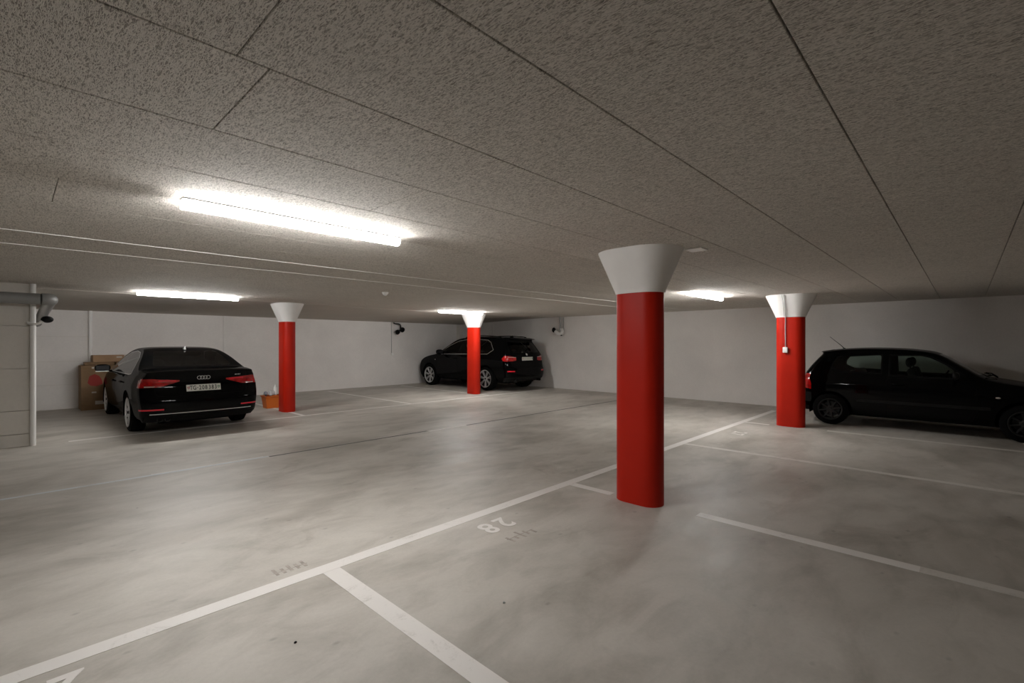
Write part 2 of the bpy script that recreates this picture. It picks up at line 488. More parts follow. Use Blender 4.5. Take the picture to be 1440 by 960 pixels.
# ------------------------------------------------------------------ columns
def stadium(L, W, n=14):
    r = W/2; a = L/2-r
    pts = [(r*math.cos(PI*i/n), a+r*math.sin(PI*i/n)) for i in range(n+1)]
    pts += [(-r*math.cos(PI*i/n), -a-r*math.sin(PI*i/n)) for i in range(n+1)]
    return pts
def loft(rings):
    b = bmesh.new(); R = [[b.verts.new((x, y, z)) for x, y in p] for p, z in rings]
    n = len(R[0])
    for a, c in zip(R, R[1:]):
        for i in range(n): b.faces.new((a[i], a[(i+1) % n], c[(i+1) % n], c[i]))
    b.faces.new(R[0][::-1]); b.faces.new(R[-1])
    bmesh.ops.recalc_face_normals(b, faces=b.faces)
    return b
def column(x, y, label):
    t = empty('column', (x, y, 0)); tag(t, label, 'column', 'red concrete columns with white flared heads')
    L, W = .46, .265
    obj('shaft', loft([(stadium(L, W), 0), (stadium(L, W), 1.985)]), M['red'], t, smooth=True, angle=40)
    cap = [(stadium(L+.025, W+.025), 1.97), (stadium(L+.025, W+.025), 1.985)]
    for k in range(1, 9):
        f = k/8; cap.append((stadium(L+.025+.33*f, W+.025+.33*f), 1.985+(HC-1.985)*f))
    obj('capital', loft(cap), M['white_cap'], t, smooth=True, angle=40)
    return t
column(4.13, 2.25, 'big nearest red column with a white flared head')
column(4.20, 10.87, 'red column right of the black saloon, in front of the orange crate')
column(9.50, 10.62, 'red column standing in front of the black SUV')
t4 = column(9.75, 2.30, 'red column beside the black hatchback, with a conduit and socket on it')

# conduit and socket on the right-hand column (on the face towards the camera)
c = empty('wall_socket', (9.75-.1325, 2.35, 1.38)); tag(c, 'small white socket with its conduit on the red column beside the hatchback', 'socket')
obj('socket_box', box(-.045, -.001, -.04, .04, -.05, .05, bev=.008), M['white_plastic'], c, smooth=True, angle=40)
obj('conduit', tube([(-.014, 0, .05), (-.014, 0, .60), (-.03, 0, .605)], .008, 8), M['white_plastic'], c, smooth=True)
b = bmesh.new(); tube([(-.035, -.012, .605), (-.192, -.012, .975)], .006, 8, bm=b); tube([(-.035, .012, .605), (-.192, .012, .975)], .006, 8, bm=b)
obj('bracket', b, M['steel'], c, smooth=True)

# ------------------------------------------------------------------ lamps
def lamp_section(w, top, bot, n=12):
    """open-topped U: straight sides that lean in, round bottom"""
    pts = [(w*.80, top)]
    for i in range(n+1):
        a = -PI*i/n
        pts.append((w*math.cos(a), top-.018-(top-.018-bot)*abs(math.sin(a))**.8))
    pts.append((-w*.80, top))
    return pts
def lamp(x0, x1, y, label, zc=HC):
    t = empty('ceiling_lamp', ((x0+x1)/2, y, zc)); tag(t, label, 'lamp', 'linear strip lamps on the ceiling')
    h = (x1-x0)/2
    obj('housing', box(-h, h, -.045, .045, -.011, 0, bev=.002), M['lamp_body'], t)
    def ext(sec, a0, a1, cap=True):
        b = bmesh.new(); a = [b.verts.new((a0, p, q)) for p, q in sec]; c2 = [b.verts.new((a1, p, q)) for p, q in sec]; n = len(sec)
        for i in range(n): b.faces.new((a[i], a[(i+1) % n], c2[(i+1) % n], c2[i]))
        if cap: b.faces.new(a); b.faces.new(c2[::-1])
        bmesh.ops.recalc_face_normals(b, faces=b.faces); return b
    obj('diffuser', ext(lamp_section(.042, -.011, -.066), -h+.007, h-.007), M['diffuser'], t, smooth=True, angle=50)
    for s_ in (-1, 1):
        a0, a1 = sorted((s_*h, s_*(h-.008)))
        obj('end_cap', ext(lamp_section(.0435, -.0112, -.069), a0, a1), M['end_cap'], t, smooth=True, angle=50)
    return t
lamp(.70, 2.20, 3.40, 'large bright strip lamp on the ceiling in the left foreground')
lamp(1.44, 2.96, 10.0, 'bright strip lamp on the ceiling above the black saloon')
lamp(7.72, 9.22, 9.98, 'bright strip lamp behind the head of the red column at the SUV')
l4 = lamp(7.78, 9.28, 3.36, 'bright strip lamp partly behind the head of the nearest red column')
b = prism([(-.02, 0), (.02, 0), (0, -.09)], -.01, .01); bmesh.ops.transform(b, matrix=Matrix.Translation((.0, -.05, 0)) @ Matrix.Rotation(PI/2, 4, 'X'), verts=b.verts)
obj('end_cap_shadow', b, M['grey_plastic'], l4)  # grey wedge standing in for the shadow of the lamp's end cap

# smoke detector, ceiling plate
t = empty('smoke_detector', (4.40, 7.18, HC)); tag(t, 'small white cone-shaped smoke detector on the ceiling in mid-driveway', 'smoke detector')
obj('detector_base', lathe([(0, 0), (.055, 0), (.055, -.012), (.05, -.018), (0, -.018)], 24), M['white_plastic'], t, smooth=True, angle=40)
obj('detector_head', lathe([(.045, -.018), (.042, -.035), (.026, -.05), (.012, -.06), (0, -.062)], 24), M['white_plastic'], t, smooth=True, angle=50)
tag(obj('cover_plate', box(-.075, .075, -.075, .075, -.012, 0, bev=.003), M['white_plastic'], loc=(4.36, 1.80, HC)), 'small square white cover plate on the ceiling beside the nearest column head', 'cover plate')

# ------------------------------------------------------------------ down pipes, duct, nozzles
tag(obj('downpipe', tube([(0, 0, 0), (0, 0, HC)], .033, 16), M['white_plastic'], loc=(.215, 9.90-.0, 0), smooth=True, angle=50), 'white downpipe on the corner of the left wall, floor to ceiling', 'pipe')
tag(obj('downpipe', tube([(0, 0, 0), (0, 0, 2.26)], .036, 16), M['white_plastic'], loc=(1.275, YB-.05, 0), smooth=True, angle=50), 'white downpipe on the back wall behind the cardboard boxes', 'pipe')
t = empty('ventilation_duct', (.35, 9.55, 2.13)); tag(t, 'grey round ventilation duct under the ceiling at the far left, bending towards the back', 'duct')
pts = [(-4.5, 0, 0), (-1.6, 0, 0), (-.06, 0, 0)]
el = [(.02*1, 0, 0)]
arc = [(-.06+.10*math.sin(a), .10-.10*math.cos(a), -.0) for a in [PI/2*i/6 for i in range(7)]]
obj('pipe_run', tube([(-4.5, 0, 0), (-2, 0, 0), (-.07, 0, 0)], .078, 20), M['duct'], t, smooth=True, angle=50)
obj('elbow', tube([Vector(p) for p in arc], .083, 20), M['duct'], t, smooth=True, angle=50)
obj('pipe_run', tube([(.04, .11, 0), (.04, 2.5, -.09), (.04, 5.3, -.19)], .075, 20), M['duct'], t, smooth=True, angle=50)
obj('collar', tube([(-.60, 0, 0), (-.56, 0, 0)], .084, 20), M['duct'], t, smooth=True, angle=40)
b = bmesh.new(); box(-.50, -.47, -.012, .012, .07, .24, bm=b)
obj('hanger', b, M['grey_plastic'], t)
t = empty('air_sensor', (.215, 9.80, 1.82)); tag(t, 'black oval sensor on a white curved arm on the corner downpipe', 'sensor')
obj('arm', tube(smooth_path([(-.06, .06, -.02), (.0, 0, -.045), (.06, -.02, -.03), (.10, -.02, .005)]), .017, 10), M['white_plastic'], t, smooth=True)
obj('joint_sleeve', tube([(.075, -.02, -.018), (.115, -.02, .015)], .024, 12), M['white_plastic'], t, smooth=True, angle=50)
obj('head', ellipsoid((.145, -.02, .03), (.070, .055, .05)), M['black_plastic'], t, smooth=True)

t = empty('mounted_air_nozzle', (9.55, YB-.12, 2.0)); tag(t, 'black bent pipe with two round black heads high on the back wall', 'fixture')
obj('pipe', tube(smooth_path([(-.13, .02, .24), (-.09, 0, .205), (.06, 0, .195), (.14, 0, .15), (.15, 0, .0)]), .024, 12), M['black_plastic'], t, smooth=True)
for (x, y, z, rx) in ((-.0, -.03, -.10, .085), (.22, 0, -.01, .09)):
    h = obj('head', lathe([(0, -.06), (rx*.7, -.055), (rx, -.02), (rx, .03), (rx*.8, .055), (rx*.72, .03), (0, .025)], 24, M=Matrix.Translation((x, y, z)) @ Matrix.Rotation(PI/2+.3, 4, 'X')), M['black_plastic'], t, smooth=True, angle=40)
obj('link', tube([(0, 0, -.09), (.15, 0, -.02), (.22, 0, -.01)], .03, 10), M['black_plastic'], t, smooth=True)
t = empty('mounted_air_nozzle', (XR-.13, 9.70, 1.95)); tag(t, 'white pipe with a curved white body and a black round head on the right wall', 'fixture')
b = tube([(.05, .0, .41), (.05, 0, -.02)], .035, 14); tube([(.10, -.10, .41), (.10, -.10, -.05)], .014, 10, bm=b)
obj('pipe', b, M['grey_plastic'], t, smooth=True, angle=50)
obj('body', tube(smooth_path([(.05, -.06, .02), (.0, -.12, -.10), (-.02, .0, -.14), (-.02, .10, -.08), (-.02, .14, -.05)]), .055, 14), M['white_plastic'], t, smooth=True)
obj('head', ellipsoid((-.03, .20, -.01), (.07, .06, .085)), M['black_plastic'], t, smooth=True)
obj('foot_cap', ellipsoid((-.01, -.10, -.19), (.03, .04, .02)), M['black_plastic'], t, smooth=True)

t = empty('wall_outlet', (9.42, YB, 1.11)); tag(t, 'small pale socket with a thin conduit on the back wall below the black twin heads', 'socket')
obj('socket_box', box(-.05, .05, -.04, 0, -.045, .045, bev=.008), M['white_plastic'], t)
obj('conduit', tube([(-.03, -.012, .045), (-.03, -.012, 1.15)], .010, 8), M['grey_plastic'], t, smooth=True)

# ------------------------------------------------------------------ cardboard boxes, orange crate
def carton(x0, x1, y0, y1, z0, z1, label, mat, tape_z=True, extra=None):
    cx, cy = (x0+x1)/2, (y0+y1)/2
    t = empty('cardboard_box', (cx, cy, z0)); tag(t, label, 'cardboard box')
    hx, hy, h = (x1-x0)/2, (y1-y0)/2, z1-z0
    b = box(-hx, hx, -hy, hy, 0, h, bev=.006)
    obj('carton', b, mat, t)
    b = bmesh.new(); box(-.03, .03, -hy-.0015, hy+.0015, h-.001, h+.0015, bm=b); box(-.03, .03, -hy-.0018, -hy+.001, h-.13, h+.001, bm=b)
    obj('tape', b, M['tape'], t)
    return t, hx, hy, h
t, hx, hy, h = carton(1.06, 1.66, 14.22, 14.80, 0, 1.00, 'tall brown cardboard box with a red print, leftmost beside the saloon', M['card'])
b = prism([(-.14, -.09), (-.11, .06), (-.02, .11), (.06, .06), (.10, -.02), (.12, -.12), (.02, -.17), (-.09, -.15)], 0, .0015)
bmesh.ops.transform(b, matrix=Matrix.Translation((-.05, -hy, .70)) @ Matrix.Rotation(PI/2, 4, 'X'), verts=b.verts)
obj('red_print', b, M['red_print'], t)
for q in ((-.12, -.05, .93, .965), (-.12, -.04, .38, .41), (-.06, .18, .12, .20)):
    obj('sticker', box(q[0], q[1], -hy-.0016, -hy+.001, q[2], q[3]), M['tape'], t)
t, hx, hy, h = carton(1.28, 2.45, 14.42, 14.80, 1.07, 1.225, 'flat long cardboard box lying on top of the boxes beside the saloon', M['card_light'])
b = bmesh.new(); box(-.17, -.07, -hy-.0016, -hy+.001, .09, .125, bm=b)
obj('sticker', b, M['tape'], t)
t, hx, hy, h = carton(1.68, 2.60, 14.30, 14.86, 0, 1.06, 'wide reddish-brown cardboard box behind the saloon wing mirror', M['card_light'])
for k in range(5): obj('sticker', box(-.40+.12*k, -.36+.12*k, -hy-.0016, -hy+.001, 1.0, 1.02), M['tape'], t)
tag(obj('wooden_strip', box(-.26, .26, -.16, .16, 0, .064, bev=.004), M['card'], loc=(1.40, 14.60, 1.003)), 'thin brown slab between the tall box and the flat box', 'cardboard box')

t = empty('storage_crate', (4.22, 11.72, 0)); tag(t, 'orange plastic crate on the floor behind the red column', 'crate')
def frust(w0, d0, w1, d1, z0, z1): return [([(-w0, -d0), (w0, -d0), (w0, d0), (-w0, d0)], z0), ([(-w1, -d1), (w1, -d1), (w1, d1), (-w1, d1)], z1)]
b = bmesh.new()
sec = [(.185, .13, 0), (.215, .155, .26), (.235, .175, .262), (.235, .175, .285), (.205, .145, .285), (.18, .125, .02)]
R = [[b.verts.new((sx*w_, sy*d_, z)) for sx, sy in ((-1,-1),(1,-1),(1,1),(-1,1))] for w_, d_, z in sec]
for a, c2 in zip(R, R[1:]):
    for i in range(4): b.faces.new((a[i], a[(i+1) % 4], c2[(i+1) % 4], c2[i]))
b.faces.new(R[0][::-1]); b.faces.new(R[-1])
bmesh.ops.recalc_face_normals(b, faces=b.faces)
bmesh.ops.bevel(b, geom=list(b.edges), offset=.006, segments=2, affect='EDGES')
obj('crate_body', b, M['orange'], t, smooth=True, angle=40)
def lump(c, r, seed, mat, name, label, cat):
    random.seed(seed); b = ellipsoid((0, 0, 0), r, u=18, v=12)
    for v in b.verts:
        k = 1+.16*math.sin(9*v.co.x/r[0]*.5+seed)+.12*math.cos(7*v.co.z/r[2]+seed)+random.uniform(-.05, .05)
        v.co *= k
    tag(obj(name, b, mat, smooth=True, loc=c), label, cat)
lump((4.155, 11.66, .345), (.07, .05, .075), 3, M['rag'], 'crumpled_cloth', 'crumpled white cloth lying in the orange crate', 'cloth')
lump((4.08, 11.80, .33), (.055, .05, .05), 8, M['rag_grey'], 'plastic_bag', 'small grey bag lying in the orange crate', 'bag')
b = lathe([(0, 0), (.035, 0), (.035, .17), (.015, .20), (.015, .24), (0, .24)], 16)
tag(obj('bottle', b, M['white_plastic'], loc=(4.28, 11.78, .285), smooth=True, angle=40), 'slim white bottle standing in the orange crate', 'bottle')

# ------------------------------------------------------------------ cars
# local frame: x from the rear bumper forwards, y to the car's left, z up
def pchip(tab):
    X = np.array([p[0] for p in tab], float); Y = np.array([p[1] for p in tab], float)
    h = np.diff(X); d = np.diff(Y)/h; m = np.zeros(len(X))
    for i in range(1, len(X)-1):
        if d[i-1]*d[i] > 0: m[i] = 2*d[i-1]*d[i]/(d[i-1]+d[i])
    m[0] = d[0]; m[-1] = d[-1]
    def f(x):
        x = min(max(x, X[0]), X[-1]); i = min(int(np.searchsorted(X, x, 'right'))-1, len(h)-1); i = max(i, 0)
        t = (x-X[i])/h[i]
        return float((2*t**3-3*t*t+1)*Y[i]+(t**3-2*t*t+t)*h[i]*m[i]+(-2*t**3+3*t*t)*Y[i+1]+(t**3-t*t)*h[i]*m[i+1])
    return f

def resample(P, n):
    """P rows (x, z, ex, ez): chord Catmull-Rom, then equal arc steps"""
    P = np.array(P, float)
    d = np.r_[0, np.cumsum(np.sqrt(((P[1:, :2]-P[:-1, :2])**2).sum(1))**.5)]
    m = np.zeros_like(P)
    for i in range(len(P)):
        if i == 0: m[i] = (P[1]-P[0])/(d[1]-d[0])
        elif i == len(P)-1: m[i] = (P[-1]-P[-2])/(d[-1]-d[-2])
        else:
            a = (P[i]-P[i-1])/(d[i]-d[i-1]); c = (P[i+1]-P[i])/(d[i+1]-d[i])
            m[i] = (a*(d[i+1]-d[i])+c*(d[i]-d[i-1]))/(d[i+1]-d[i-1])
    out = []
    for i in range(len(P)-1):
        h = d[i+1]-d[i]
        for k in range(24):
            t = k/24
            out.append((2*t**3-3*t*t+1)*P[i]+(t**3-2*t*t+t)*h*m[i]+(-2*t**3+3*t*t)*P[i+1]+(t**3-t*t)*h*m[i+1])
    out.append(P[-1]); out = np.array(out)
    s = np.r_[0, np.cumsum(np.sqrt(((out[1:, :2]-out[:-1, :2])**2).sum(1)))]
    q = np.linspace(0, s[-1], n+1)
    return np.array([[np.interp(v, s, out[:, c]) for c in range(4)] for v in q])

def pip(p, poly):
    x, y = p; c = False; j = len(poly)-1
    for i in range(len(poly)):
        xi, yi = poly[i]; xj, yj = poly[j]
        if (yi > y) != (yj > y) and x < (xj-xi)*(y-yi)/(yj-yi)+xi: c = not c
        j = i
    return c

def inset(poly, d):
    n = len(poly); area = sum(poly[i][0]*poly[(i+1) % n][1]-poly[(i+1) % n][0]*poly[i][1] for i in range(n))
    s = 1 if area > 0 else -1; out = []
    for i in range(n):
        a, b, c = [Vector(poly[k % n]) for k in (i-1, i, i+1)]
        e1 = (b-a).normalized(); e2 = (c-b).normalized()
        n1 = Vector((-e1.y, e1.x))*s; n2 = Vector((-e2.y, e2.x))*s
        k = max(.35, 1+n1.dot(n2)); v = (n1+n2)/k
        out.append((b.x+v.x*d, b.y+v.y*d))
    return out

def rounded(poly, r, seg=3):
    n = len(poly); out = []
    for i in range(n):
        a, b, c = [Vector(poly[k % n]) for k in (i-1, i, i+1)]
        ra = min(r, (a-b).length*.45, (c-b).length*.45)
        p = b+(a-b).normalized()*ra; q = b+(c-b).normalized()*ra
        for k in range(seg+1):
            t = k/seg; v = (1-t)**2*p+2*t*(1-t)*b+t*t*q; out.append((v.x, v.y))
    return out

def mirror_y(poly): return [(-a, b) for a, b in poly]

class CarBody:
    def __init__(s, spec, nu=150, nv=34, nq=14):
        s.spec = spec
        R = resample(spec['rear'], nv); T = resample(spec['top'], nu); F = resample(spec['front'], nv)
        s.plan = pchip(spec['plan']); s.belt = pchip(spec['belt']); s.prof = pchip(spec['prof'])
        E = lambda a: a[:, :2]+a[:, 2:]
        RE, TE, FE = E(R), E(T), E(F)
        BE = np.array([RE[0]*(1-t)+FE[0]*t for t in np.linspace(0, 1, nu+1)])
        bm = bmesh.new(); Z = bm.faces.layers.int.new('zone'); Pt = bm.faces.layers.int.new('part')
        def quad(a, b, c, d, z):
            vs = []
            for v in (a, b, c, d):
                if v not in vs: vs.append(v)
            if len(vs) < 3: return
            try: f = bm.faces.new(vs)
            except ValueError: return
            f[Z] = z; f[Pt] = 0
        for sg, zone in ((1, 0), (-1, 1)):
            G = []
            for i in range(nu+1):
                u = i/nu; row = []
                for j in range(nv+1):
                    v = j/nv
                    p = (1-v)*BE[i]+v*TE[i]+(1-u)*RE[j]+u*FE[j]-((1-u)*(1-v)*RE[0]+u*(1-v)*FE[0]+(1-u)*v*RE[-1]+u*v*FE[-1])
                    row.append(bm.verts.new((p[0], sg*s.Y(p[0], p[1]), p[1])))
                G.append(row)
            for i in range(nu):
                for j in range(nv):
                    quad(G[i][j], G[i+1][j], G[i+1][j+1], G[i][j+1], zone)
        n = spec.get('n', 2.7)
        def strip(S, EE, zone):
            rows = []
            for a, e in zip(S, EE):
                ye = s.Y(e[0], e[1]); row = []
                for q in range(-nq, nq+1):
                    t = abs(q)/nq*PI/2; sy = math.sin(t)**(2/n); off = 1-max(0, math.cos(t))**(2/n)
                    if abs(q) == nq: sy, off = 1, 1
                    x = a[0]+(e[0]-a[0])*off; z = a[1]+(e[1]-a[1])*off
                    row.append(bm.verts.new((x, math.copysign(sy*ye, q) if q else 0, z)))
                rows.append(row)
            for a, c in zip(rows, rows[1:]):
                for k in range(2*nq): quad(a[k], a[k+1], c[k+1], c[k], zone)
            return rows
        r1 = strip(R, RE, 2); strip(T, TE, 3); r3 = strip(F, FE, 4)
        rows = [r1[0]]
        for i in range(1, nu):
            e = BE[i]; ye = s.Y(e[0], e[1])
            rows.append([bm.verts.new((e[0], ye*q/nq, e[1])) for q in range(-nq, nq+1)])
        rows.append(r3[0])
        for a, c in zip(rows, rows[1:]):
            for k in range(2*nq): quad(a[k], a[k+1], c[k+1], c[k], 5)
        bmesh.ops.remove_doubles(bm, verts=bm.verts, dist=2e-4)
        bmesh.ops.recalc_face_normals(bm, faces=bm.faces)
        # make sure normals point outwards
        f = max(bm.faces, key=lambda f: f.calc_center_median().z)
        if f.normal.z < 0: bmesh.ops.reverse_faces(bm, faces=bm.faces)
        s.bm = bm; s.Z = Z; s.P = Pt
        s.bvh = BVHTree.FromBMesh(bm)
        s.ids = {'body': 0}
    def Y(s, x, z):
        b = s.belt(x); P = s.plan(x)
        if z <= b: return P*s.prof(z/b)
        k = P*s.prof(1.0)-s.spec['tumble']*(z-b)-s.spec.get('tcurve', .25)*(z-b)**2
        return max(k, .2)
    def pid(s, name):
        if name not in s.ids: s.ids[name] = len(s.ids)
        return s.ids[name]
    def cut(s, zones, poly, axes, name, lim=None, only=None):
        bm, Z, Pt = s.bm, s.Z, s.P; ax, ay = axes
        xs = [p[0] for p in poly]; ys = [p[1] for p in poly]; mg = .001
        def near(f):
            if f[Z] not in zones: return False
            a = [v.co[ax] for v in f.verts]; b = [v.co[ay] for v in f.verts]
            if max(a) < min(xs)-mg or min(a) > max(xs)+mg or max(b) < min(ys)-mg or min(b) > max(ys)+mg: return False
            return lim is None or lim(f.calc_center_median())
        faces = [f for f in bm.faces if near(f)]
        n = len(poly)
        for i in range(n):
            p = poly[i]; q = poly[(i+1) % n]
            dx, dy = q[0]-p[0], q[1]-p[1]
            if abs(dx)+abs(dy) < 1e-6: continue
            no = [0, 0, 0]; no[ax] = dy; no[ay] = -dx
            co = [0, 0, 0]; co[ax] = p[0]; co[ay] = p[1]
            vs = set(); es = set()
            for f in faces: vs.update(f.verts); es.update(f.edges)
            r = bmesh.ops.bisect_plane(bm, geom=list(vs)+list(es)+faces, dist=1e-5, plane_co=co, plane_no=no)
            faces = [g for g in r['geom'] if isinstance(g, bmesh.types.BMFace)]
        k = s.pid(name) if name else -1
        for f in faces:
            c = f.calc_center_median()
            if pip((c[ax], c[ay]), poly) and (only is None or f[Pt] in [s.ids[o] for o in only]):
                f[Pt] = k
    def side(s, poly, name, only=None, zones=(0, 1)):
        for z in zones: s.cut((z,), poly, (0, 2), name+('_L' if z == 0 else '_R') if name and name[0] != '=' else (name[1:] if name else None), None, only)
    def hit(s, o, d):
        r = s.bvh.ray_cast(Vector(o), Vector(d))
        return r[0], r[1]
    def rear(s, y, z): return s.hit((-2, y, z), (1, 0, 0))
    def flank(s, x, z, sg=1): return s.hit((x, 3*sg, z), (0, -sg, 0))
    def roof(s, x, y=0): return s.hit((x, y, 4), (0, 0, -1))
    def emit(s, name, label_name, mat, parent, off=0):
        k = s.ids[name]; b = s.bm.copy(); P = b.faces.layers.int['part']
        bmesh.ops.delete(b, geom=[f for f in b.faces if f[P] != k], context='FACES')
        if not b.faces: b.free(); return None
        if off:
            b.normal_update()
            for v in b.verts: v.co += v.normal*off
        return obj(label_name, b, mat, parent, smooth=True, angle=50)

def circle(cx, cz, r, n=28): return [(cx+r*math.cos(2*PI*k/n), cz+r*math.sin(2*PI*k/n)) for k in range(n)]

def wheel(parent, x, y, sg, r, w, rim, spokes, mat, double=False, rimr=None):
    """tyre > rim, brake_disc, hub_cap ; sg = +1 outer side towards +y"""
    rr = rimr or r*.72
    tb = lathe([(rr, -w/2+.012), (rr+.012, -w/2), (r-.03, -w/2+.004), (r-.006, -w/2+.02), (r, -w/2+.045), (r, w/2-.045), (r-.006, w/2-.02), (r-.03, w/2-.004), (rr+.012, w/2), (rr, w/2-.012), (rr-.01, w/2-.03), (rr-.01, -w/2+.03), (rr, -w/2+.012)], 44, 'Y')
    t = obj('tyre', tb, M['black_matte'], parent, smooth=True, angle=35, loc=(x, y, r))
    o = w/2*sg
    b = lathe([(rr+.004, o), (rr+.006, o+.004*sg), (rr-.006, o+.006*sg), (rr-.022, o-.008*sg), (rr-.024, o-.02*sg)], 44, 'Y')
    barrel = lathe([(rr-.02, o-.012*sg), (rr-.028, o-.05*sg), (rr-.028, -o), (rr-.02, -o)], 44, 'Y')
    obj('rim_barrel', barrel, M['dark_alloy'], t, smooth=True, angle=35)
    for k in range(spokes):
        a0 = 2*PI*k/spokes+.2
        for da in ((-.11, .11) if double else (0,)):
            a = a0+da; hw0, hw1 = ((.0085, .0075) if double else (.018, .012))
            ca, sa = math.cos(a), math.sin(a)
            s0, s1 = .045, rr-.012
            def pt(rad, lat, dy): return (rad*ca-lat*sa, dy, rad*sa+lat*ca)
            y0, y1 = o-.022*sg, o-.006*sg
            q = bmesh.new()
            V = [q.verts.new(pt(*p)) for p in ((s0, -hw0, y0), (s0, hw0, y0), (s1, hw1, y1), (s1, -hw1, y1), (s0, -hw0*1.3, y0-.03*sg), (s0, hw0*1.3, y0-.03*sg), (s1, hw1*1.3, y1-.035*sg), (s1, -hw1*1.3, y1-.035*sg))]
            for f in ((0,1,2,3), (4,5,6,7), (0,1,5,4), (1,2,6,5), (2,3,7,6), (3,0,4,7)): q.faces.new([V[i] for i in f])
            bmesh.ops.recalc_face_normals(q, faces=q.faces)
            bmesh.ops.bevel(q, geom=list(q.edges), offset=.003, segments=1, affect='EDGES')
            merge(b, q)
    lathe([(0, o-.02*sg), (.055, o-.02*sg), (.068, o-.03*sg), (.07, o-.06*sg)], 24, 'Y', bm=b)
    bmesh.ops.recalc_face_normals(b, faces=b.faces)
    obj('rim', b, mat, t, smooth=True, angle=35)
    obj('hub_cap', lathe([(0, o-.010*sg), (.026, o-.011*sg), (.032, o-.022*sg)], 20, 'Y'), M['dark_alloy'], t, smooth=True, angle=40)
    obj('brake_disc', lathe([(0, o-.085*sg), (rr*.72, o-.085*sg), (rr*.72, o-.1*sg), (0, o-.1*sg)], 32, 'Y'), M['disc'], t, smooth=True, angle=40)
    return t

def seats(parent, xf, xr, yw, zs, three=True):
    for sg in (1, -1):
        b = bmesh.new()
        box(xf-.05, xf+.48, -.25, .25, zs-.18, zs, bev=.05, seg=3, bm=b)
        q = box(-.06, .06, -.24, .24, 0, .60, bev=.05, seg=3)
        bmesh.ops.transform(q, matrix=Matrix.Translation((xf-.05, 0, zs-.05)) @ Matrix.Rotation(-.30, 4, 'Y'), verts=q.verts)
        merge(b, q)
        s = obj('front_seat', b, M['seat'], parent, smooth=True, angle=50, loc=(0, sg*yw, 0))
        hx, hz = xf-.05-.60*math.sin(.3), zs-.05+.60*math.cos(.3)
        b = bmesh.new(); ellipsoid((hx-.02, 0, hz+.10), (.055, .13, .085), bm=b)
        tube([(hx, .05, hz-.03), (hx-.02, .05, hz+.08)], .008, 8, bm=b); tube([(hx, -.05, hz-.03), (hx-.02, -.05, hz+.08)], .008, 8, bm=b)
        obj('headrest', b, M['seat'], s, smooth=True)
    b = bmesh.new(); W = yw+.26
    box(xr-.02, xr+.46, -W, W, zs-.16, zs+.0, bev=.05, seg=3, bm=b)
    q = box(-.06, .06, -W, W, 0, .56, bev=.05, seg=3)
    bmesh.ops.transform(q, matrix=Matrix.Translation((xr-.02, 0, zs-.06)) @ Matrix.Rotation(-.32, 4, 'Y'), verts=q.verts); merge(b, q)
    s = obj('rear_seat', b, M['seat'], parent, smooth=True, angle=50)
    hx, hz = xr-.02-.56*math.sin(.32), zs-.06+.56*math.cos(.32)
    for y in ((-yw, 0, yw) if three else ()):
        obj('headrest', ellipsoid((hx, y, hz+.045), (.05, .12, .065)), M['seat'], s, smooth=True)

def mirror(body, parent, x, z, sg, mat=None, s=1.0, chrome=False):
    h, n = body.flank(x, z, sg)
    y = h.y if h else .8*sg
    b = bmesh.new()
    tube([(x, y-.03*sg, z-.02), (x-.01, y+.06*sg, z+.0), (x-.02, y+.10*sg, z+.03)], .018*s, 10, bm=b)
    arm = obj('mirror', b, mat or M['paint'], parent, smooth=True)
    q = bmesh.new(); bmesh.ops.create_uvsphere(q, u_segments=20, v_segments=12, radius=1)
    for v in q.verts:
        c = v.co
        c.x = math.copysign(abs(c.x)**.8, c.x)*(.075 if c.x > 0 else .03)*s
        c.y = math.copysign(abs(c.y)**.75, c.y)*.125*s; c.z = math.copysign(abs(c.z)**.75, c.z)*.072*s
    bmesh.ops.transform(q, matrix=Matrix.Translation((x-.01, y+.155*sg*s, z+.055)), verts=q.verts)
    obj('mirror_housing', q, mat or M['paint'], arm, smooth=True)
    g = box(x-.043*s, x-.036*s, y+(.055*s if sg > 0 else -.255*s), y+(.255*s if sg > 0 else -.055*s), z+.005, z+.105, bev=.003)
    obj('mirror_glass', g, M['mirror_glass'], arm)
    if chrome:
        g = box(x-.03, x+.05, y+(.06 if sg > 0 else -.26), y+(.26 if sg > 0 else -.06), z-.020, z-.006, bev=.004)
        obj('mirror_trim', g, M['chrome'], arm)

def handle(body, parent, x, z, sg, mat, L=.19, h=.026):
    p, n = body.flank(x, z, sg)
    b = bmesh.new()
    tube([(x-L/2, p.y-.005*sg, z), (x-L/2+.02, p.y+.022*sg, z), (x+L/2-.02, p.y+.022*sg, z), (x+L/2, p.y-.005*sg, z)], h/2, 10, bm=b)
    obj('door_handle', b, mat, parent, smooth=True)

def on_rear(body, b, y, z, off=.004, extra=0):
    """place a bmesh built in the local xy plane (x right as seen from behind, y up, z out) on the rear surface"""
    p, n = body.rear(y, z)
    nx = Vector((n.x, 0, n.z)).normalized()
    right = Vector((0, -1, 0)); up = nx.cross(right).normalized()
    if up.z < 0: up = -up
    right = up.cross(nx).normalized()
    R = Matrix((right, up, nx)).transposed().to_4x4()
    bmesh.ops.transform(b, matrix=Matrix.Translation(p+nx*off) @ R, verts=b.verts)
    return b

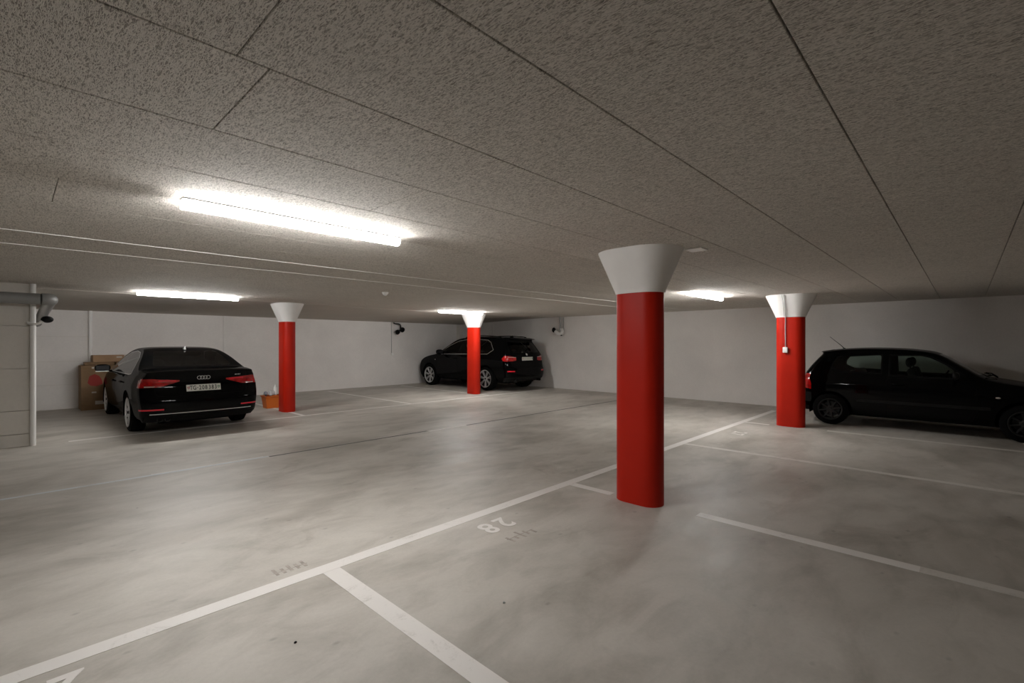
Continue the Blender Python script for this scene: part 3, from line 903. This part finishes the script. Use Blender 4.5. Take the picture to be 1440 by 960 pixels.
def plate(body, parent, y, z, w, h, chars, off=.012, shields=True, csize=None):
    root = obj('number_plate', on_rear(body, box(-w/2, w/2, -h/2, h/2, -.01, .003, bev=.002), y, z, off), M['plate'], parent)
    ink = bmesh.new()
    for x, txt, hh in chars:
        q = text_bm(txt, 1, .0008, .018)
        xs = [v.co.x for v in q.verts]; ys = [v.co.y for v in q.verts]
        sy = hh/(max(ys)-min(ys)); sx = sy*.70
        if txt == '-': sy = .012/(max(ys)-min(ys)); sx = .014/(max(xs)-min(xs))
        bmesh.ops.transform(q, matrix=Matrix.Translation((x, 0, .004)) @ Matrix.Diagonal((sx, sy, 1, 1)) @ Matrix.Translation((-(max(xs)+min(xs))/2, -(max(ys)+min(ys))/2, 0)), verts=q.verts)
        merge(ink, q)
    if ink.verts: obj('plate_characters', on_rear(body, ink, y, z, off), M['plate_ink'], root)
    if shields:
        for x, m in ((-w/2+.03, 'shield_red'), (w/2-.03, 'shield_green')):
            q = prism([(x-.016, .022), (x+.016, .022), (x+.016, -.004), (x, -.024), (x-.016, -.004)], .003, .005)
            obj('plate_shield', on_rear(body, q, y, z, off), M[m], root)
            q = bmesh.new(); box(x-.010, x+.010, -.003, .004, .005, .006, bm=q); box(x-.0035, x+.0035, -.012, .015, .005, .006, bm=q)
            obj('plate_emblem', on_rear(body, q, y, z, off), M['plate'], root)
    return root

def panel(body, zones, poly, axes, name, lim=None, g=.006):
    body.cut(zones, poly, axes, 'gap', lim, only=['body'])
    body.cut(zones, inset(poly, g), axes, name, lim, only=['body', 'gap'])

def finish(body, parent, spec_parts):
    """spec_parts: id -> (object name, material)"""
    gid = body.ids.get('gap')
    if gid is not None:
        for z in (1, 2, 3):
            k = body.pid('gap%d' % z); spec_parts['gap%d' % z] = spec_parts['gap']
            for f in body.bm.faces:
                if f[body.P] == gid and f[body.Z] == z: f[body.P] = k
    for k in list(body.ids):
        if k in spec_parts:
            nm, mt = spec_parts[k]
            body.emit(k, nm, mt, parent)

def wells(parent, body, xs, r, w, label='wheel_well'):
    for x in xs:
        for sg in (1, -1):
            p, _ = body.flank(x, r*2+.10, sg); ya = abs(p.y)-.012
            b = bmesh.new(); n = 22; R = r+.052
            A = []; B = []
            for k in range(n+1):
                a = -.25+(PI+.5)*k/n
                A.append(b.verts.new((x+R*math.cos(a), sg*ya, r+R*math.sin(a)))); B.append(b.verts.new((x+R*math.cos(a), sg*(ya-w), r+R*math.sin(a))))
            for k in range(n): b.faces.new((A[k], A[k+1], B[k+1], B[k]))
            b.faces.new(B)
            obj(label, b, M['black_matte'], parent)

def car_root(name, loc, rz, label, cat, L):
    root = empty(name, loc, rz); tag(root, label, cat)
    return root

# ---- black saloon (rear towards the camera)
def saloon():
    L = 4.73
    root = car_root('car', (2.25, 9.30, 0), PI/2, 'black saloon parked nose-in at the left, rear with number plate towards the camera', 'car', L)
    spec = dict(
        rear=[(.13, .22, .20, 0), (.05, .30, .22, 0), (.01, .42, .24, .0), (0, .56, .25, 0), (.035, .66, .24, 0), (.075, .76, .22, 0), (.085, .88, .20, 0), (.06, .98, .18, -.01), (.035, 1.045, .15, -.03)],
        top=[(.035, 1.045, .15, -.03), (.10, 1.058, .12, -.045), (.35, 1.075, .08, -.05), (.60, 1.09, .04, -.055), (.80, 1.165, .03, -.06), (1.10, 1.30, .02, -.06), (1.45, 1.395, .0, -.055), (1.9, 1.43, 0, -.05),
             (2.4, 1.42, 0, -.05), (2.8, 1.355, -.02, -.055), (3.2, 1.16, -.05, -.06), (3.52, .99, -.06, -.06), (3.66, .95, -.05, -.05), (4.1, .89, -.05, -.05), (4.45, .79, -.12, -.05), (4.62, .68, -.22, -.03)],
        front=[(4.64, .20, -.3, 0), (4.70, .30, -.32, 0), (4.73, .45, -.34, 0), (4.70, .58, -.32, 0), (4.62, .68, -.22, -.03)],
        plan=[(0, .84), (.2, .872), (.6, .905), (1.2, .918), (2.4, .92), (3.6, .915), (4.1, .89), (4.4, .845), (4.6, .80), (4.73, .76)],
        belt=[(0, .93), (1.0, .945), (2.5, .93), (3.6, .90), (4.73, .8)],
        prof=[(0, .86), (.22, .905), (.33, .965), (.5, .985), (.7, 1.0), (.82, .995), (.9, .975), (1.0, .945), (1.2, .93)],
        tumble=.52, tcurve=.30, n=3.0)
    B = CarBody(spec)
    r = .325; ax = (1.03, 3.87)
    for x in ax: B.side(circle(x, r+.005, r+.052), None)
    for f in [f for f in B.bm.faces if f[B.Z] == 5]:
        c = f.calc_center_median()
        if any(abs(c.x-x) < r+.04 for x in ax) and abs(c.y) > .62: f[B.P] = -1
    B.cut((2,), rounded([(-.66, .64), (.66, .64), (.68, .80), (.66, 1.04), (-.66, 1.04), (-.68, .80)], .05), (1, 2), 'gap', only=['body'])
    B.cut((2,), inset(rounded([(-.66, .64), (.66, .64), (.68, .80), (.66, 1.04), (-.66, 1.04), (-.68, .80)], .05), .007), (1, 2), 'boot_lid', only=['body', 'gap'])
    # tail lamps wrap round the corner
    for sg in (1, -1):
        S = [(sg*a, b) for a, b in ((.34, .895), (.34, .872), (.60, .790), (1.1, .780), (1.1, .93), (.72, .925))]
        B.cut((2,), S, (1, 2), 'tail_%d' % sg)
        B.cut((2,), [(sg*a, b) for a, b in ((.66, .803), (.68, .793), (.80, .793), (.80, .808))], (1, 2), 'tailc_%d' % sg)
        B.cut((2,), [(sg*a, b) for a, b in ((.38, .890), (.40, .876), (.62, .880), (.62, .905))], (1, 2), 'tails_%d' % sg)
        B.cut((2,), [(sg*a, b) for a, b in ((.56, .420), (.56, .444), (1.0, .444), (1.0, .420))], (1, 2), 'reflector_%d' % sg)
    B.side([(.0, .80), (.30, .83), (.34, .90), (.0, .935)], 'tailside')
    B.cut((2,), [(-.80, .335), (-.80, .20), (.80, .20), (.80, .335)], (1, 2), 'diffuser')
    B.cut((2,), [(-.74, .352), (.74, .352), (.74, .366), (-.74, .366)], (1, 2), 'chrome_strip')
    # glazing
    dlo = [(1.02, .985), (1.10, 1.085), (1.32, 1.235), (1.65, 1.325), (2.1, 1.352), (2.6, 1.318), (2.95, 1.20), (3.36, .985), (3.30, .955), (2.2, .965), (1.15, .970)]
    B.side(inset(dlo, -.011), 'frame')
    B.side(dlo, 'pillar')
    B.side([(2.37, .985), (3.28, .975), (2.93, 1.17), (2.58, 1.295), (2.37, 1.318)], 'glass_front')
    B.side([(1.40, .985), (2.31, .985), (2.31, 1.325), (2.0, 1.330), (1.68, 1.300), (1.40, 1.215)], 'glass_rear')
    B.side([(1.12, .99), (1.34, .985), (1.34, 1.21), (1.14, 1.08)], 'glass_quarter')
    for nm, p in (('door_front', [(2.30, .30), (3.30, .30), (3.42, .50), (3.40, .93), (2.30, .945)]), ('door_rear', [(1.50, .36), (2.29, .30), (2.29, .945), (1.30, .95), (1.30, .78), (1.42, .60)])):
        B.side(p, '=gap', only=['body']); 
        for z in (0, 1): B.cut((z,), inset(p, .006), (0, 2), nm+('_L' if z == 0 else '_R'), only=['body', 'gap'])
    B.side([(1.42, .22), (3.47, .22), (3.50, .285), (1.40, .285)], 'sill')
    top = lambda a, b: (lambda c: a < c.x < b)
    B.cut((3,), rounded([(-.60, 1.105), (.60, 1.105), (.50, 1.36), (-.50, 1.36)], .05), (1, 2), 'backlight', lim=top(.5, 1.45))
    B.cut((3,), rounded([(-.66, 1.00), (.66, 1.00), (.54, 1.345), (-.54, 1.345)], .05), (1, 2), 'windscreen', lim=top(2.7, 3.7))
    P = {'body': ('body', M['paint']), 'gap': ('panel_gap', M['black_matte']), 'boot_lid': ('boot_lid', M['paint']), 'diffuser': ('rear_diffuser', M['black_plastic']),
         'chrome_strip': ('bumper_strip', M['chrome']), 'backlight': ('rear_window', M['glass_dark']), 'windscreen': ('windscreen', M['glass_dark'])}
    for s in (1, -1):
        P['tail_%d' % s] = ('tail_light', M['tail']); P['tailc_%d' % s] = ('reversing_light', M['tail_clear']); P['reflector_%d' % s] = ('reflector', M['reflector'])
        P['tails_%d' % s] = ('brake_light_strip', M['reflector'])
    for s in 'LR':
        P['tailside_'+s] = ('tail_light_corner', M['tail']); P['frame_'+s] = ('window_trim', M['chrome']); P['pillar_'+s] = ('window_pillar', M['gloss_black'])
        P['glass_front_'+s] = ('front_door_window', M['glass_dark']); P['glass_rear_'+s] = ('rear_door_window', M['glass_dark']); P['glass_quarter_'+s] = ('quarter_window', M['glass_dark'])
        P['door_front_'+s] = ('front_door', M['paint']); P['door_rear_'+s] = ('rear_door', M['paint']); P['sill_'+s] = ('side_sill', M['silver'] if False else M['paint'])
    finish(B, root, P)
    wells(root, B, ax, r, .34)
    for x in ax:
        for sg in (1, -1):
            p, _ = B.flank(x, r*2+.08, sg); wheel(root, x, p.y-sg*.135, sg, r, .225, None, 10, M['silver'], rimr=.245)
    for sg in (1, -1):
        mirror(B, root, 3.16, .955, sg, chrome=True)
        handle(B, root, 2.46, .80, sg, M['paint']); handle(B, root, 1.56, .82, sg, M['paint'])
    # number plate, four interlocking rings, model script, exhausts
    W, H = .50, .11
    cs = []
    x = -.183
    for ch in 'TG': cs.append((x, ch, .074)); x += .048
    cs.append((x-.004, '-', 0)); x += .032
    for i, ch in enumerate('208383'): cs.append((x, ch, .074)); x += .0445+(.006 if i == 2 else 0)
    plate(B, root, 0, .752, W, H, cs)
    b = bmesh.new()
    for i in range(4):
        q = bmesh.new(); seg = 28
        for k in range(seg):
            pass
        q = lathe([(.0275, 0), (.033, 0), (.033, .004), (.0275, .004)], 28, closed=True)
        bmesh.ops.transform(q, matrix=Matrix.Translation((-.0645+.043*i, 0, .0+.0006*(i % 2))), verts=q.verts); merge(b, q)
    obj('ring_emblem', on_rear(B, b, 0, .925, .006), M['chrome'], root, smooth=True, angle=40)
    for y in (-.52,):
        q = bmesh.new()
        for k, w_ in enumerate((.014, .010, .012, .006)): box(-.04+.025*k, -.04+.025*k+w_, -.008, .008, 0, .003, bm=q)
        obj('badge', on_rear(B, q, y, .955, .003), M['chrome'], root)
    for y in (.60, .50):
        p, n = B.rear(y, .28)
        obj('exhaust_pipe', lathe([(.038, -.14), (.040, 0), (.034, 0), (.032, -.13), (0, -.13)], 24, 'X', M=Matrix.Translation((p.x+.0, y, .27)) @ Matrix.Rotation(PI, 4, 'Z')), M['dark_alloy'], root, smooth=True, angle=40)
    p, n = B.roof(1.42)
    b = bmesh.new()
    V = [b.verts.new(c) for c in ((-.09, -.018, -.006), (-.09, .018, -.006), (.09, .012, -.006), (.09, -.012, -.006), (-.075, -.004, .055), (-.075, .004, .055), (-.045, .003, .05), (-.045, -.003, .05))]
    for f in ((0,1,5,4), (2,3,7,6), (1,2,6,5), (3,0,4,7), (4,5,6,7), (0,3,2,1)): b.faces.new([V[i] for i in f])
    bmesh.ops.recalc_face_normals(b, faces=b.faces); bevel_all(b, .004)
    obj('antenna_fin', b, M['duct'], root, smooth=True, angle=40, loc=tuple(p))
    seats(root, 2.05, 1.18, .36, .50)
    obj('dashboard', box(2.85, 3.3, -.68, .68, .60, .93, bev=.08, seg=3), M['seat'], root, smooth=True)
    obj('parcel_shelf', box(.72, 1.10, -.55, .55, .93, .96, bev=.01), M['seat'], root)
    obj('underbody', box(.35, 4.4, -.58, .58, .17, .26, bev=.02), M['black_matte'], root)
    return root
saloon()

# ---- black SUV in the far corner
def suv():
    L = 4.854
    root = car_root('car', (11.32, 10.02, 0), PI/2, 'black SUV parked in the far right corner behind a red column', 'car', L)
    spec = dict(
        rear=[(.14, .30, .22, 0), (.05, .38, .24, 0), (.0, .50, .26, 0), (0, .64, .26, 0), (.05, .74, .24, 0), (.085, .90, .22, 0), (.10, 1.10, .20, 0), (.15, 1.20, .19, 0), (.27, 1.40, .17, 0), (.36, 1.55, .15, -.01), (.34, 1.64, .14, -.03)],
        top=[(.34, 1.64, .14, -.03), (.45, 1.665, .10, -.05), (1.0, 1.705, .02, -.055), (1.7, 1.725, 0, -.055), (2.3, 1.715, 0, -.055), (2.75, 1.66, -.02, -.06), (3.15, 1.46, -.05, -.07), (3.55, 1.22, -.07, -.07), (3.74, 1.145, -.06, -.06),
             (4.1, 1.09, -.05, -.06), (4.45, 1.01, -.10, -.06), (4.68, .90, -.20, -.05), (4.76, .80, -.26, -.03)],
        front=[(4.74, .30, -.3, 0), (4.82, .42, -.32, 0), (4.854, .58, -.34, 0), (4.82, .72, -.32, 0), (4.76, .80, -.26, -.03)],
        plan=[(0, .86), (.25, .90), (.7, .945), (1.3, .965), (2.4, .966), (3.6, .962), (4.1, .94), (4.5, .89), (4.854, .80)],
        belt=[(0, 1.12), (1.0, 1.14), (2.5, 1.12), (3.6, 1.08), (4.854, .9)],
        prof=[(0, .88), (.28, .92), (.38, .97), (.5, .985), (.7, 1.0), (.84, .995), (.92, .975), (1.0, .945), (1.2, .93)],
        tumble=.42, tcurve=.25, n=3.0)
    B = CarBody(spec)
    r = .375; ax = (1.04, 3.973)
    for x in ax: B.side(circle(x, r+.005, r+.055), None)
    for f in [f for f in B.bm.faces if f[B.Z] == 5]:
        c = f.calc_center_median()
        if any(abs(c.x-x) < r+.04 for x in ax) and abs(c.y) > .64: f[B.P] = -1
    tg = rounded([(-.70, .76), (.70, .76), (.74, 1.15), (.60, 1.60), (-.60, 1.60), (-.74, 1.15)], .06)
    B.cut((2,), tg, (1, 2), 'gap', only=['body']); B.cut((2,), inset(tg, .007), (1, 2), 'tailgate', only=['body', 'gap'])
    B.cut((2,), rounded([(-.66, 1.20), (.66, 1.20), (.54, 1.52), (-.54, 1.52)], .06), (1, 2), 'backlight')
    for sg in (1, -1):
        B.cut((2,), [(sg*a, b) for a, b in ((.50, 1.055), (.50, .965), (.58, .945), (1.1, .935), (1.1, 1.10), (.74, 1.11))], (1, 2), 'tail_%d' % sg)
        B.cut((2,), [(sg*a, b) for a, b in ((.50, 1.055), (.50, 1.068), (.80, 1.078), (.80, 1.064))], (1, 2), 'tailc_%d' % sg)
        B.cut((2,), [(sg*a, b) for a, b in ((.62, .615), (.62, .65), (.86, .65), (.86, .615))], (1, 2), 'reflector_%d' % sg)
    B.side([(.0, .94), (.30, .95), (.36, 1.02), (.30, 1.08), (.0, 1.10)], 'tailside')
    B.cut((2,), [(-.9, .44), (-.9, .28), (.9, .28), (.9, .44)], (1, 2), 'diffuser')
    dlo = [(.80, 1.29), (1.02, 1.52), (1.20, 1.595), (1.7, 1.625), (2.2, 1.62), (2.65, 1.565), (3.0, 1.42), (3.48, 1.165), (3.42, 1.135), (2.2, 1.15), (1.0, 1.165)]
    B.side(inset(dlo, -.018), 'frame'); B.side(dlo, 'pillar')
    B.side([(2.44, 1.175), (3.36, 1.16), (2.97, 1.39), (2.63, 1.53), (2.44, 1.565)], 'glass_front')
    B.side([(1.50, 1.185), (2.36, 1.175), (2.36, 1.59), (1.72, 1.595), (1.50, 1.585)], 'glass_rear')
    B.side([(.86, 1.295), (1.02, 1.19), (1.43, 1.185), (1.43, 1.58), (1.22, 1.562), (1.06, 1.50)], 'glass_quarter')
    for nm, p in (('door_front', [(2.40, .42), (3.36, .42), (3.50, .60), (3.50, 1.10), (2.40, 1.12)]), ('door_rear', [(1.58, .50), (2.39, .42), (2.39, 1.12), (1.40, 1.14), (1.40, .92), (1.50, .74)])):
        B.side(p, '=gap', only=['body'])
        for z in (0, 1): B.cut((z,), inset(p, .006), (0, 2), nm+('_L' if z == 0 else '_R'), only=['body', 'gap'])
    top = lambda a, b: (lambda c: a < c.x < b)
    B.cut((3,), rounded([(-.70, 1.17), (.70, 1.17), (.60, 1.63), (-.60, 1.63)], .05), (1, 2), 'windscreen', lim=top(2.7, 3.8))
    P = {'body': ('body', M['paint']), 'gap': ('panel_gap', M['black_matte']), 'tailgate': ('tailgate', M['paint']), 'diffuser': ('rear_bumper_lower', M['black_plastic']),
         'backlight': ('rear_window', M['glass_dark']), 'windscreen': ('windscreen', M['glass_dark'])}
    for s in (1, -1):
        P['tail_%d' % s] = ('tail_light', M['tail']); P['tailc_%d' % s] = ('reversing_light', M['tail_clear']); P['reflector_%d' % s] = ('reflector', M['reflector'])
    for s in 'LR':
        P['tailside_'+s] = ('tail_light_corner', M['tail']); P['frame_'+s] = ('window_trim', M['chrome']); P['pillar_'+s] = ('window_pillar', M['gloss_black'])
        P['glass_front_'+s] = ('front_door_window', M['glass_dark']); P['glass_rear_'+s] = ('rear_door_window', M['glass_dark']); P['glass_quarter_'+s] = ('quarter_window', M['glass_dark'])
        P['door_front_'+s] = ('front_door', M['paint']); P['door_rear_'+s] = ('rear_door', M['paint'])
    finish(B, root, P)
    wells(root, B, ax, r, .36)
    for x in ax:
        for sg in (1, -1):
            p, _ = B.flank(x, r*2+.10, sg); wheel(root, x, p.y-sg*.13, sg, r, .26, None, 7, M['silver'], double=True, rimr=.275)
    for sg in (1, -1):
        mirror(B, root, 3.22, 1.15, sg, s=1.15)
        handle(B, root, 2.56, 1.0, sg, M['paint'], .22); handle(B, root, 1.66, 1.01, sg, M['paint'], .22)
        # roof rail
        z0 = [B.roof(x, sg*.60)[0].z for x in (.75, 1.5, 2.3)]
        b = tube(smooth_path([(.62, sg*.60, z0[0]-.02), (.78, sg*.60, z0[0]+.045), (1.5, sg*.60, z0[1]+.055), (2.2, sg*.60, z0[2]+.045), (2.42, sg*.60, z0[2]-.03)]), .016, 10)
        obj('roof_rail', b, M['gloss_black'], root, smooth=True)
        p, _ = B.flank(3.62, .92, sg)
        obj('side_repeater', ellipsoid((3.62, p.y, .93), (.03, .008, .014)), M['tail_clear'], root, smooth=True)
    b = bmesh.new()
    V = [b.verts.new((x, y, z)) for y, w in ((-.58, 0), (.58, 0)) for x, z in ((.22, 1.625), (.50, 1.68), (.62, 1.66), (.40, 1.60))]
    for f in ((0,1,2,3), (4,5,6,7), (0,1,5,4), (1,2,6,5), (2,3,7,6), (3,0,4,7)): b.faces.new([V[i] for i in f])
    bmesh.ops.recalc_face_normals(b, faces=b.faces); bevel_all(b, .012, 3)
    obj('roof_spoiler', b, M['paint'], root, smooth=True, angle=50)
    plate(B, root, 0, 1.01, .50, .11, [(-.16, '-', 0), (-.10, '-', 0), (.0, '-', 0), (.06, '-', 0), (.12, '-', 0)], shields=True)
    obj('round_emblem', on_rear(B, lathe([(0, .006), (.036, .005), (.041, 0), (.041, -.004), (0, -.004)], 28), 0, 1.145, .004), M['chrome'], root, smooth=True, angle=40)
    p, n = B.roof(.80)
    b = bmesh.new()
    V = [b.verts.new(c) for c in ((-.10, -.02, -.006), (-.10, .02, -.006), (.10, .012, -.006), (.10, -.012, -.006), (-.08, -.004, .06), (-.08, .004, .06), (-.04, .003, .055), (-.04, -.003, .055))]
    for f in ((0,1,5,4), (2,3,7,6), (1,2,6,5), (3,0,4,7), (4,5,6,7), (0,3,2,1)): b.faces.new([V[i] for i in f])
    bmesh.ops.recalc_face_normals(b, faces=b.faces); bevel_all(b, .004)
    obj('antenna_fin', b, M['gloss_black'], root, smooth=True, angle=40, loc=tuple(p))
    seats(root, 2.15, 1.25, .38, .72)
    obj('dashboard', box(2.95, 3.4, -.72, .72, .80, 1.12, bev=.08, seg=3), M['seat'], root, smooth=True)
    obj('underbody', box(.35, 4.45, -.60, .60, .24, .34, bev=.02), M['black_matte'], root)
    for y in (.55, -.55):
        obj('exhaust_pipe', lathe([(.042, -.14), (.044, 0), (.037, 0), (.035, -.13), (0, -.13)], 24, 'X', M=Matrix.Translation((.03, y, .33)) @ Matrix.Rotation(PI, 4, 'Z')), M['dark_alloy'], root, smooth=True, angle=40)
    return root
suv()

# ---- small black three-door hatchback, side on
def hatch():
    L = 3.80
    root = car_root('car', (11.24, 2.42, 0), -PI/2, 'black three-door hatchback parked at the right edge, seen from its side', 'car', L)
    spec = dict(
        rear=[(.10, .24, .16, 0), (.02, .34, .18, 0), (.0, .46, .20, 0), (.015, .56, .20, 0), (.075, .62, .19, 0), (.085, .76, .17, 0), (.125, .90, .15, 0), (.22, 1.06, .13, 0), (.34, 1.22, .12, 0), (.41, 1.31, .10, -.01), (.40, 1.352, .09, -.03)],
        top=[(.40, 1.352, .09, -.03), (.48, 1.368, .06, -.045), (.72, 1.398, .02, -.05), (1.1, 1.42, 0, -.05), (1.5, 1.415, 0, -.05), (1.8, 1.392, -.01, -.05), (2.08, 1.335, -.03, -.055), (2.4, 1.135, -.05, -.06), (2.66, .965, -.05, -.06), (2.80, .92, -.05, -.05),
             (3.15, .855, -.06, -.05), (3.45, .76, -.12, -.05), (3.60, .66, -.2, -.03)],
        front=[(3.70, .20, -.25, 0), (3.77, .32, -.27, 0), (3.80, .44, -.28, 0), (3.74, .57, -.26, 0), (3.60, .66, -.2, -.03)],
        plan=[(0, .76), (.2, .785), (.6, .81), (1.2, .82), (2.4, .82), (3.0, .81), (3.4, .77), (3.6, .73), (3.8, .69)],
        belt=[(0, .92), (.8, .925), (2.0, .90), (2.6, .87), (3.8, .72)],
        prof=[(0, .88), (.22, .90), (.34, .965), (.5, .985), (.66, 1.0), (.80, .998), (.87, .985), (.93, .962), (1.0, .945), (1.2, .93)],
        tumble=.36, tcurve=.25, n=2.9)
    B = CarBody(spec)
    r = .285; ax = (.60, 3.07)
    for x in ax: B.side(circle(x, r+.005, r+.045), None)
    for f in [f for f in B.bm.faces if f[B.Z] == 5]:
        c = f.calc_center_median()
        if any(abs(c.x-x) < r+.04 for x in ax) and abs(c.y) > .52: f[B.P] = -1
    tg = rounded([(-.56, .63), (.56, .63), (.60, .9), (.50, 1.32), (-.50, 1.32), (-.60, .9)], .05)
    B.cut((2,), tg, (1, 2), 'gap', only=['body']); B.cut((2,), inset(tg, .006), (1, 2), 'tailgate', only=['body', 'gap'])
    B.cut((2,), rounded([(-.54, .93), (.54, .93), (.47, 1.27), (-.47, 1.27)], .06), (1, 2), 'backlight')
    for sg in (1, -1):
        B.cut((2,), [(sg*a, b) for a, b in ((.56, .66), (1.0, .64), (1.0, .93), (.66, .93))], (1, 2), 'tail_%d' % sg)
        B.cut((2,), [(sg*a, b) for a, b in ((.64, .74), (.74, .74), (.74, .80), (.66, .80))], (1, 2), 'tailc_%d' % sg)
    B.side([(.0, .64), (.30, .64), (.30, .74), (.245, .90), (.0, .93)], 'tailside')
    B.cut((2,), [(-1, .58), (-1, .40), (1, .40), (1, .58)], (1, 2), 'bumper')
    B.side([(.0, .40), (.30, .40), (.30, .58), (.0, .60)], 'bumperside')
    B.side(rounded([(.60, 1.06), (.62, 1.15), (.70, 1.262), (1.36, 1.305), (1.36, .955), (.74, .975)], .03), 'glassrim_quarter')
    B.side(rounded([(.63, 1.07), (.645, 1.15), (.72, 1.245), (1.34, 1.287), (1.34, .98), (.76, 1.0)], .03), 'glass_quarter')
    B.side([(1.445, 1.30), (1.445, .925), (2.46, .905), (2.40, 1.00), (2.22, 1.15), (2.02, 1.275), (1.90, 1.305)], 'glassrim_front')
    B.side([(1.47, 1.278), (1.47, .955), (2.36, .935), (2.32, 1.02), (2.17, 1.15), (1.99, 1.253), (1.88, 1.282)], 'glass_front')
    p = [(1.42, .27), (2.50, .27), (2.56, .45), (2.54, .885), (1.46, .90), (1.42, .85)]
    B.side(p, '=gap', only=['body'])
    for z in (0, 1): B.cut((z,), inset(p, .006), (0, 2), 'door'+('_L' if z == 0 else '_R'), only=['body', 'gap'])
    for z in (0, 1): B.cut((z,), [(1.0, .455), (2.70, .455), (2.70, .505), (1.0, .505)], (0, 2), 'mould'+('_L' if z == 0 else '_R'))
    top = lambda a, b: (lambda c: a < c.x < b)
    B.cut((3,), rounded([(-.60, .99), (.60, .99), (.50, 1.315), (-.50, 1.315)], .05), (1, 2), 'windscreen', lim=top(2.0, 2.8))
    P = {'body': ('body', M['paint']), 'gap': ('panel_gap', M['black_matte']), 'tailgate': ('tailgate', M['paint']), 'bumper': ('bumper_moulding', M['black_plastic']),
         'backlight': ('rear_window', M['glass_green']), 'windscreen': ('windscreen', M['glass_green'])}
    for s in (1, -1):
        P['tail_%d' % s] = ('tail_light', M['tail']); P['tailc_%d' % s] = ('reversing_light', M['tail_clear'])
    for s in 'LR':
        P['tailside_'+s] = ('tail_light_corner', M['tail']); P['bumperside_'+s] = ('bumper_corner', M['black_plastic'])
        P['glassrim_quarter_'+s] = ('window_seal', M['black_matte']); P['glassrim_front_'+s] = ('window_seal', M['black_matte'])
        P['glass_front_'+s] = ('door_window', M['glass_green']); P['glass_quarter_'+s] = ('quarter_window', M['glass_green'])
        P['door_'+s] = ('front_door', M['paint']); P['mould_'+s] = ('side_moulding', M['black_plastic'])
    finish(B, root, P)
    wells(root, B, ax, r, .32)
    for x in ax:
        for sg in (1, -1):
            p, _ = B.flank(x, r*2+.08, sg); wheel(root, x, p.y-sg*.10, sg, r, .175, None, 8, M['dark_alloy'], rimr=.19)
    for sg in (1, -1):
        mirror(B, root, 2.30, .925, sg, mat=M['black_plastic'], s=.85)
        handle(B, root, 1.58, .80, sg, M['paint'], .17)
        p, _ = B.flank(2.85, .66, sg)
        obj('side_repeater', ellipsoid((2.78, p.y, .66), (.03, .008, .014)), M['tail_clear'], root, smooth=True)
        b = tube([(2.80, sg*.10, .945), (2.74, sg*.30, .985), (2.68, sg*.55, .985)], .010, 8)
        tube([(2.72, sg*.10, .975), (2.66, sg*.62, .975)], .007, 8, bm=b)
        obj('wiper', b, M['black_matte'], root, smooth=True)
    b = bmesh.new()
    V = [b.verts.new((x, y, z)) for y in (-.46, .46) for x, z in ((.395, 1.335), (.60, 1.383), (.64, 1.35), (.48, 1.312))]
    for f in ((0,1,2,3), (4,5,6,7), (0,1,5,4), (1,2,6,5), (2,3,7,6), (3,0,4,7)): b.faces.new([V[i] for i in f])
    bmesh.ops.recalc_face_normals(b, faces=b.faces); bevel_all(b, .008, 3)
    obj('roof_spoiler', b, M['paint'], root, smooth=True, angle=50)
    p, n = B.roof(.70)
    b = lathe([(0, 0), (.022, 0), (.018, .012), (0, .014)], 16); bmesh.ops.transform(b, matrix=Matrix.Translation(p), verts=b.verts)
    q = tube([(0, 0, 0), (-.05, 0, .06), (-.24, 0, .235)], .006, 8, rr=[.009, .006, .0035]); merge(b, q, Matrix.Translation(p))
    obj('aerial', b, M['black_plastic'], root, smooth=True, angle=50)
    p, n = B.rear(0, .98)
    obj('rear_wiper', tube([(p.x-.012, 0, .95), (p.x+.01, .12, 1.0), (p.x+.03, .36, 1.02)], .008, 8), M['black_matte'], root, smooth=True)
    seats(root, 1.95, 1.10, .33, .54, three=False)
    obj('dashboard', box(2.25, 2.6, -.60, .60, .62, .90, bev=.07, seg=3), M['seat'], root, smooth=True)
    st = lathe([(.165+.014*math.cos(2*PI*k/10), .014*math.sin(2*PI*k/10)) for k in range(10)], 28, 'X', closed=True)
    box(-.012, .012, -.16, .16, -.014, .014, bm=st)
    bmesh.ops.transform(st, matrix=Matrix.Translation((2.12, .33, .86)) @ Matrix.Rotation(.5, 4, 'Y'), verts=st.verts)
    obj('steering_wheel', st, M['black_matte'], root, smooth=True)
    obj('underbody', box(.30, 3.5, -.50, .50, .17, .26, bev=.02), M['black_matte'], root)
    return root
hatch()

# ------------------------------------------------------------------ camera, world, colour management
cam = bpy.data.cameras.new('camera'); co = bpy.data.objects.new('camera', cam); COL.objects.link(co)
cam.sensor_width = 36; cam.lens = 670/1440*36; cam.shift_y = 2.5/1440
co.location = (0, 0, 1.5); co.rotation_euler = (PI/2, 0, math.radians(43.6-90))
sc.camera = co
w = bpy.data.worlds.new('world'); sc.world = w; w.use_nodes = True
w.node_tree.nodes['Background'].inputs[0].default_value = (.9, .95, 1, 1); w.node_tree.nodes['Background'].inputs[1].default_value = .0
sc.view_settings.view_transform = 'Standard'; sc.view_settings.look = 'None'
sc.view_settings.gamma = 1; sc.view_settings.use_curve_mapping = False
sc.view_settings.exposure = 0.38
sc.cycles.max_bounces = 8; sc.cycles.diffuse_bounces = 6; sc.cycles.glossy_bounces = 4
sc.cycles.transparent_max_bounces = 12
sc.cycles.use_denoising = True
sc.cycles.sample_clamp_indirect = 4
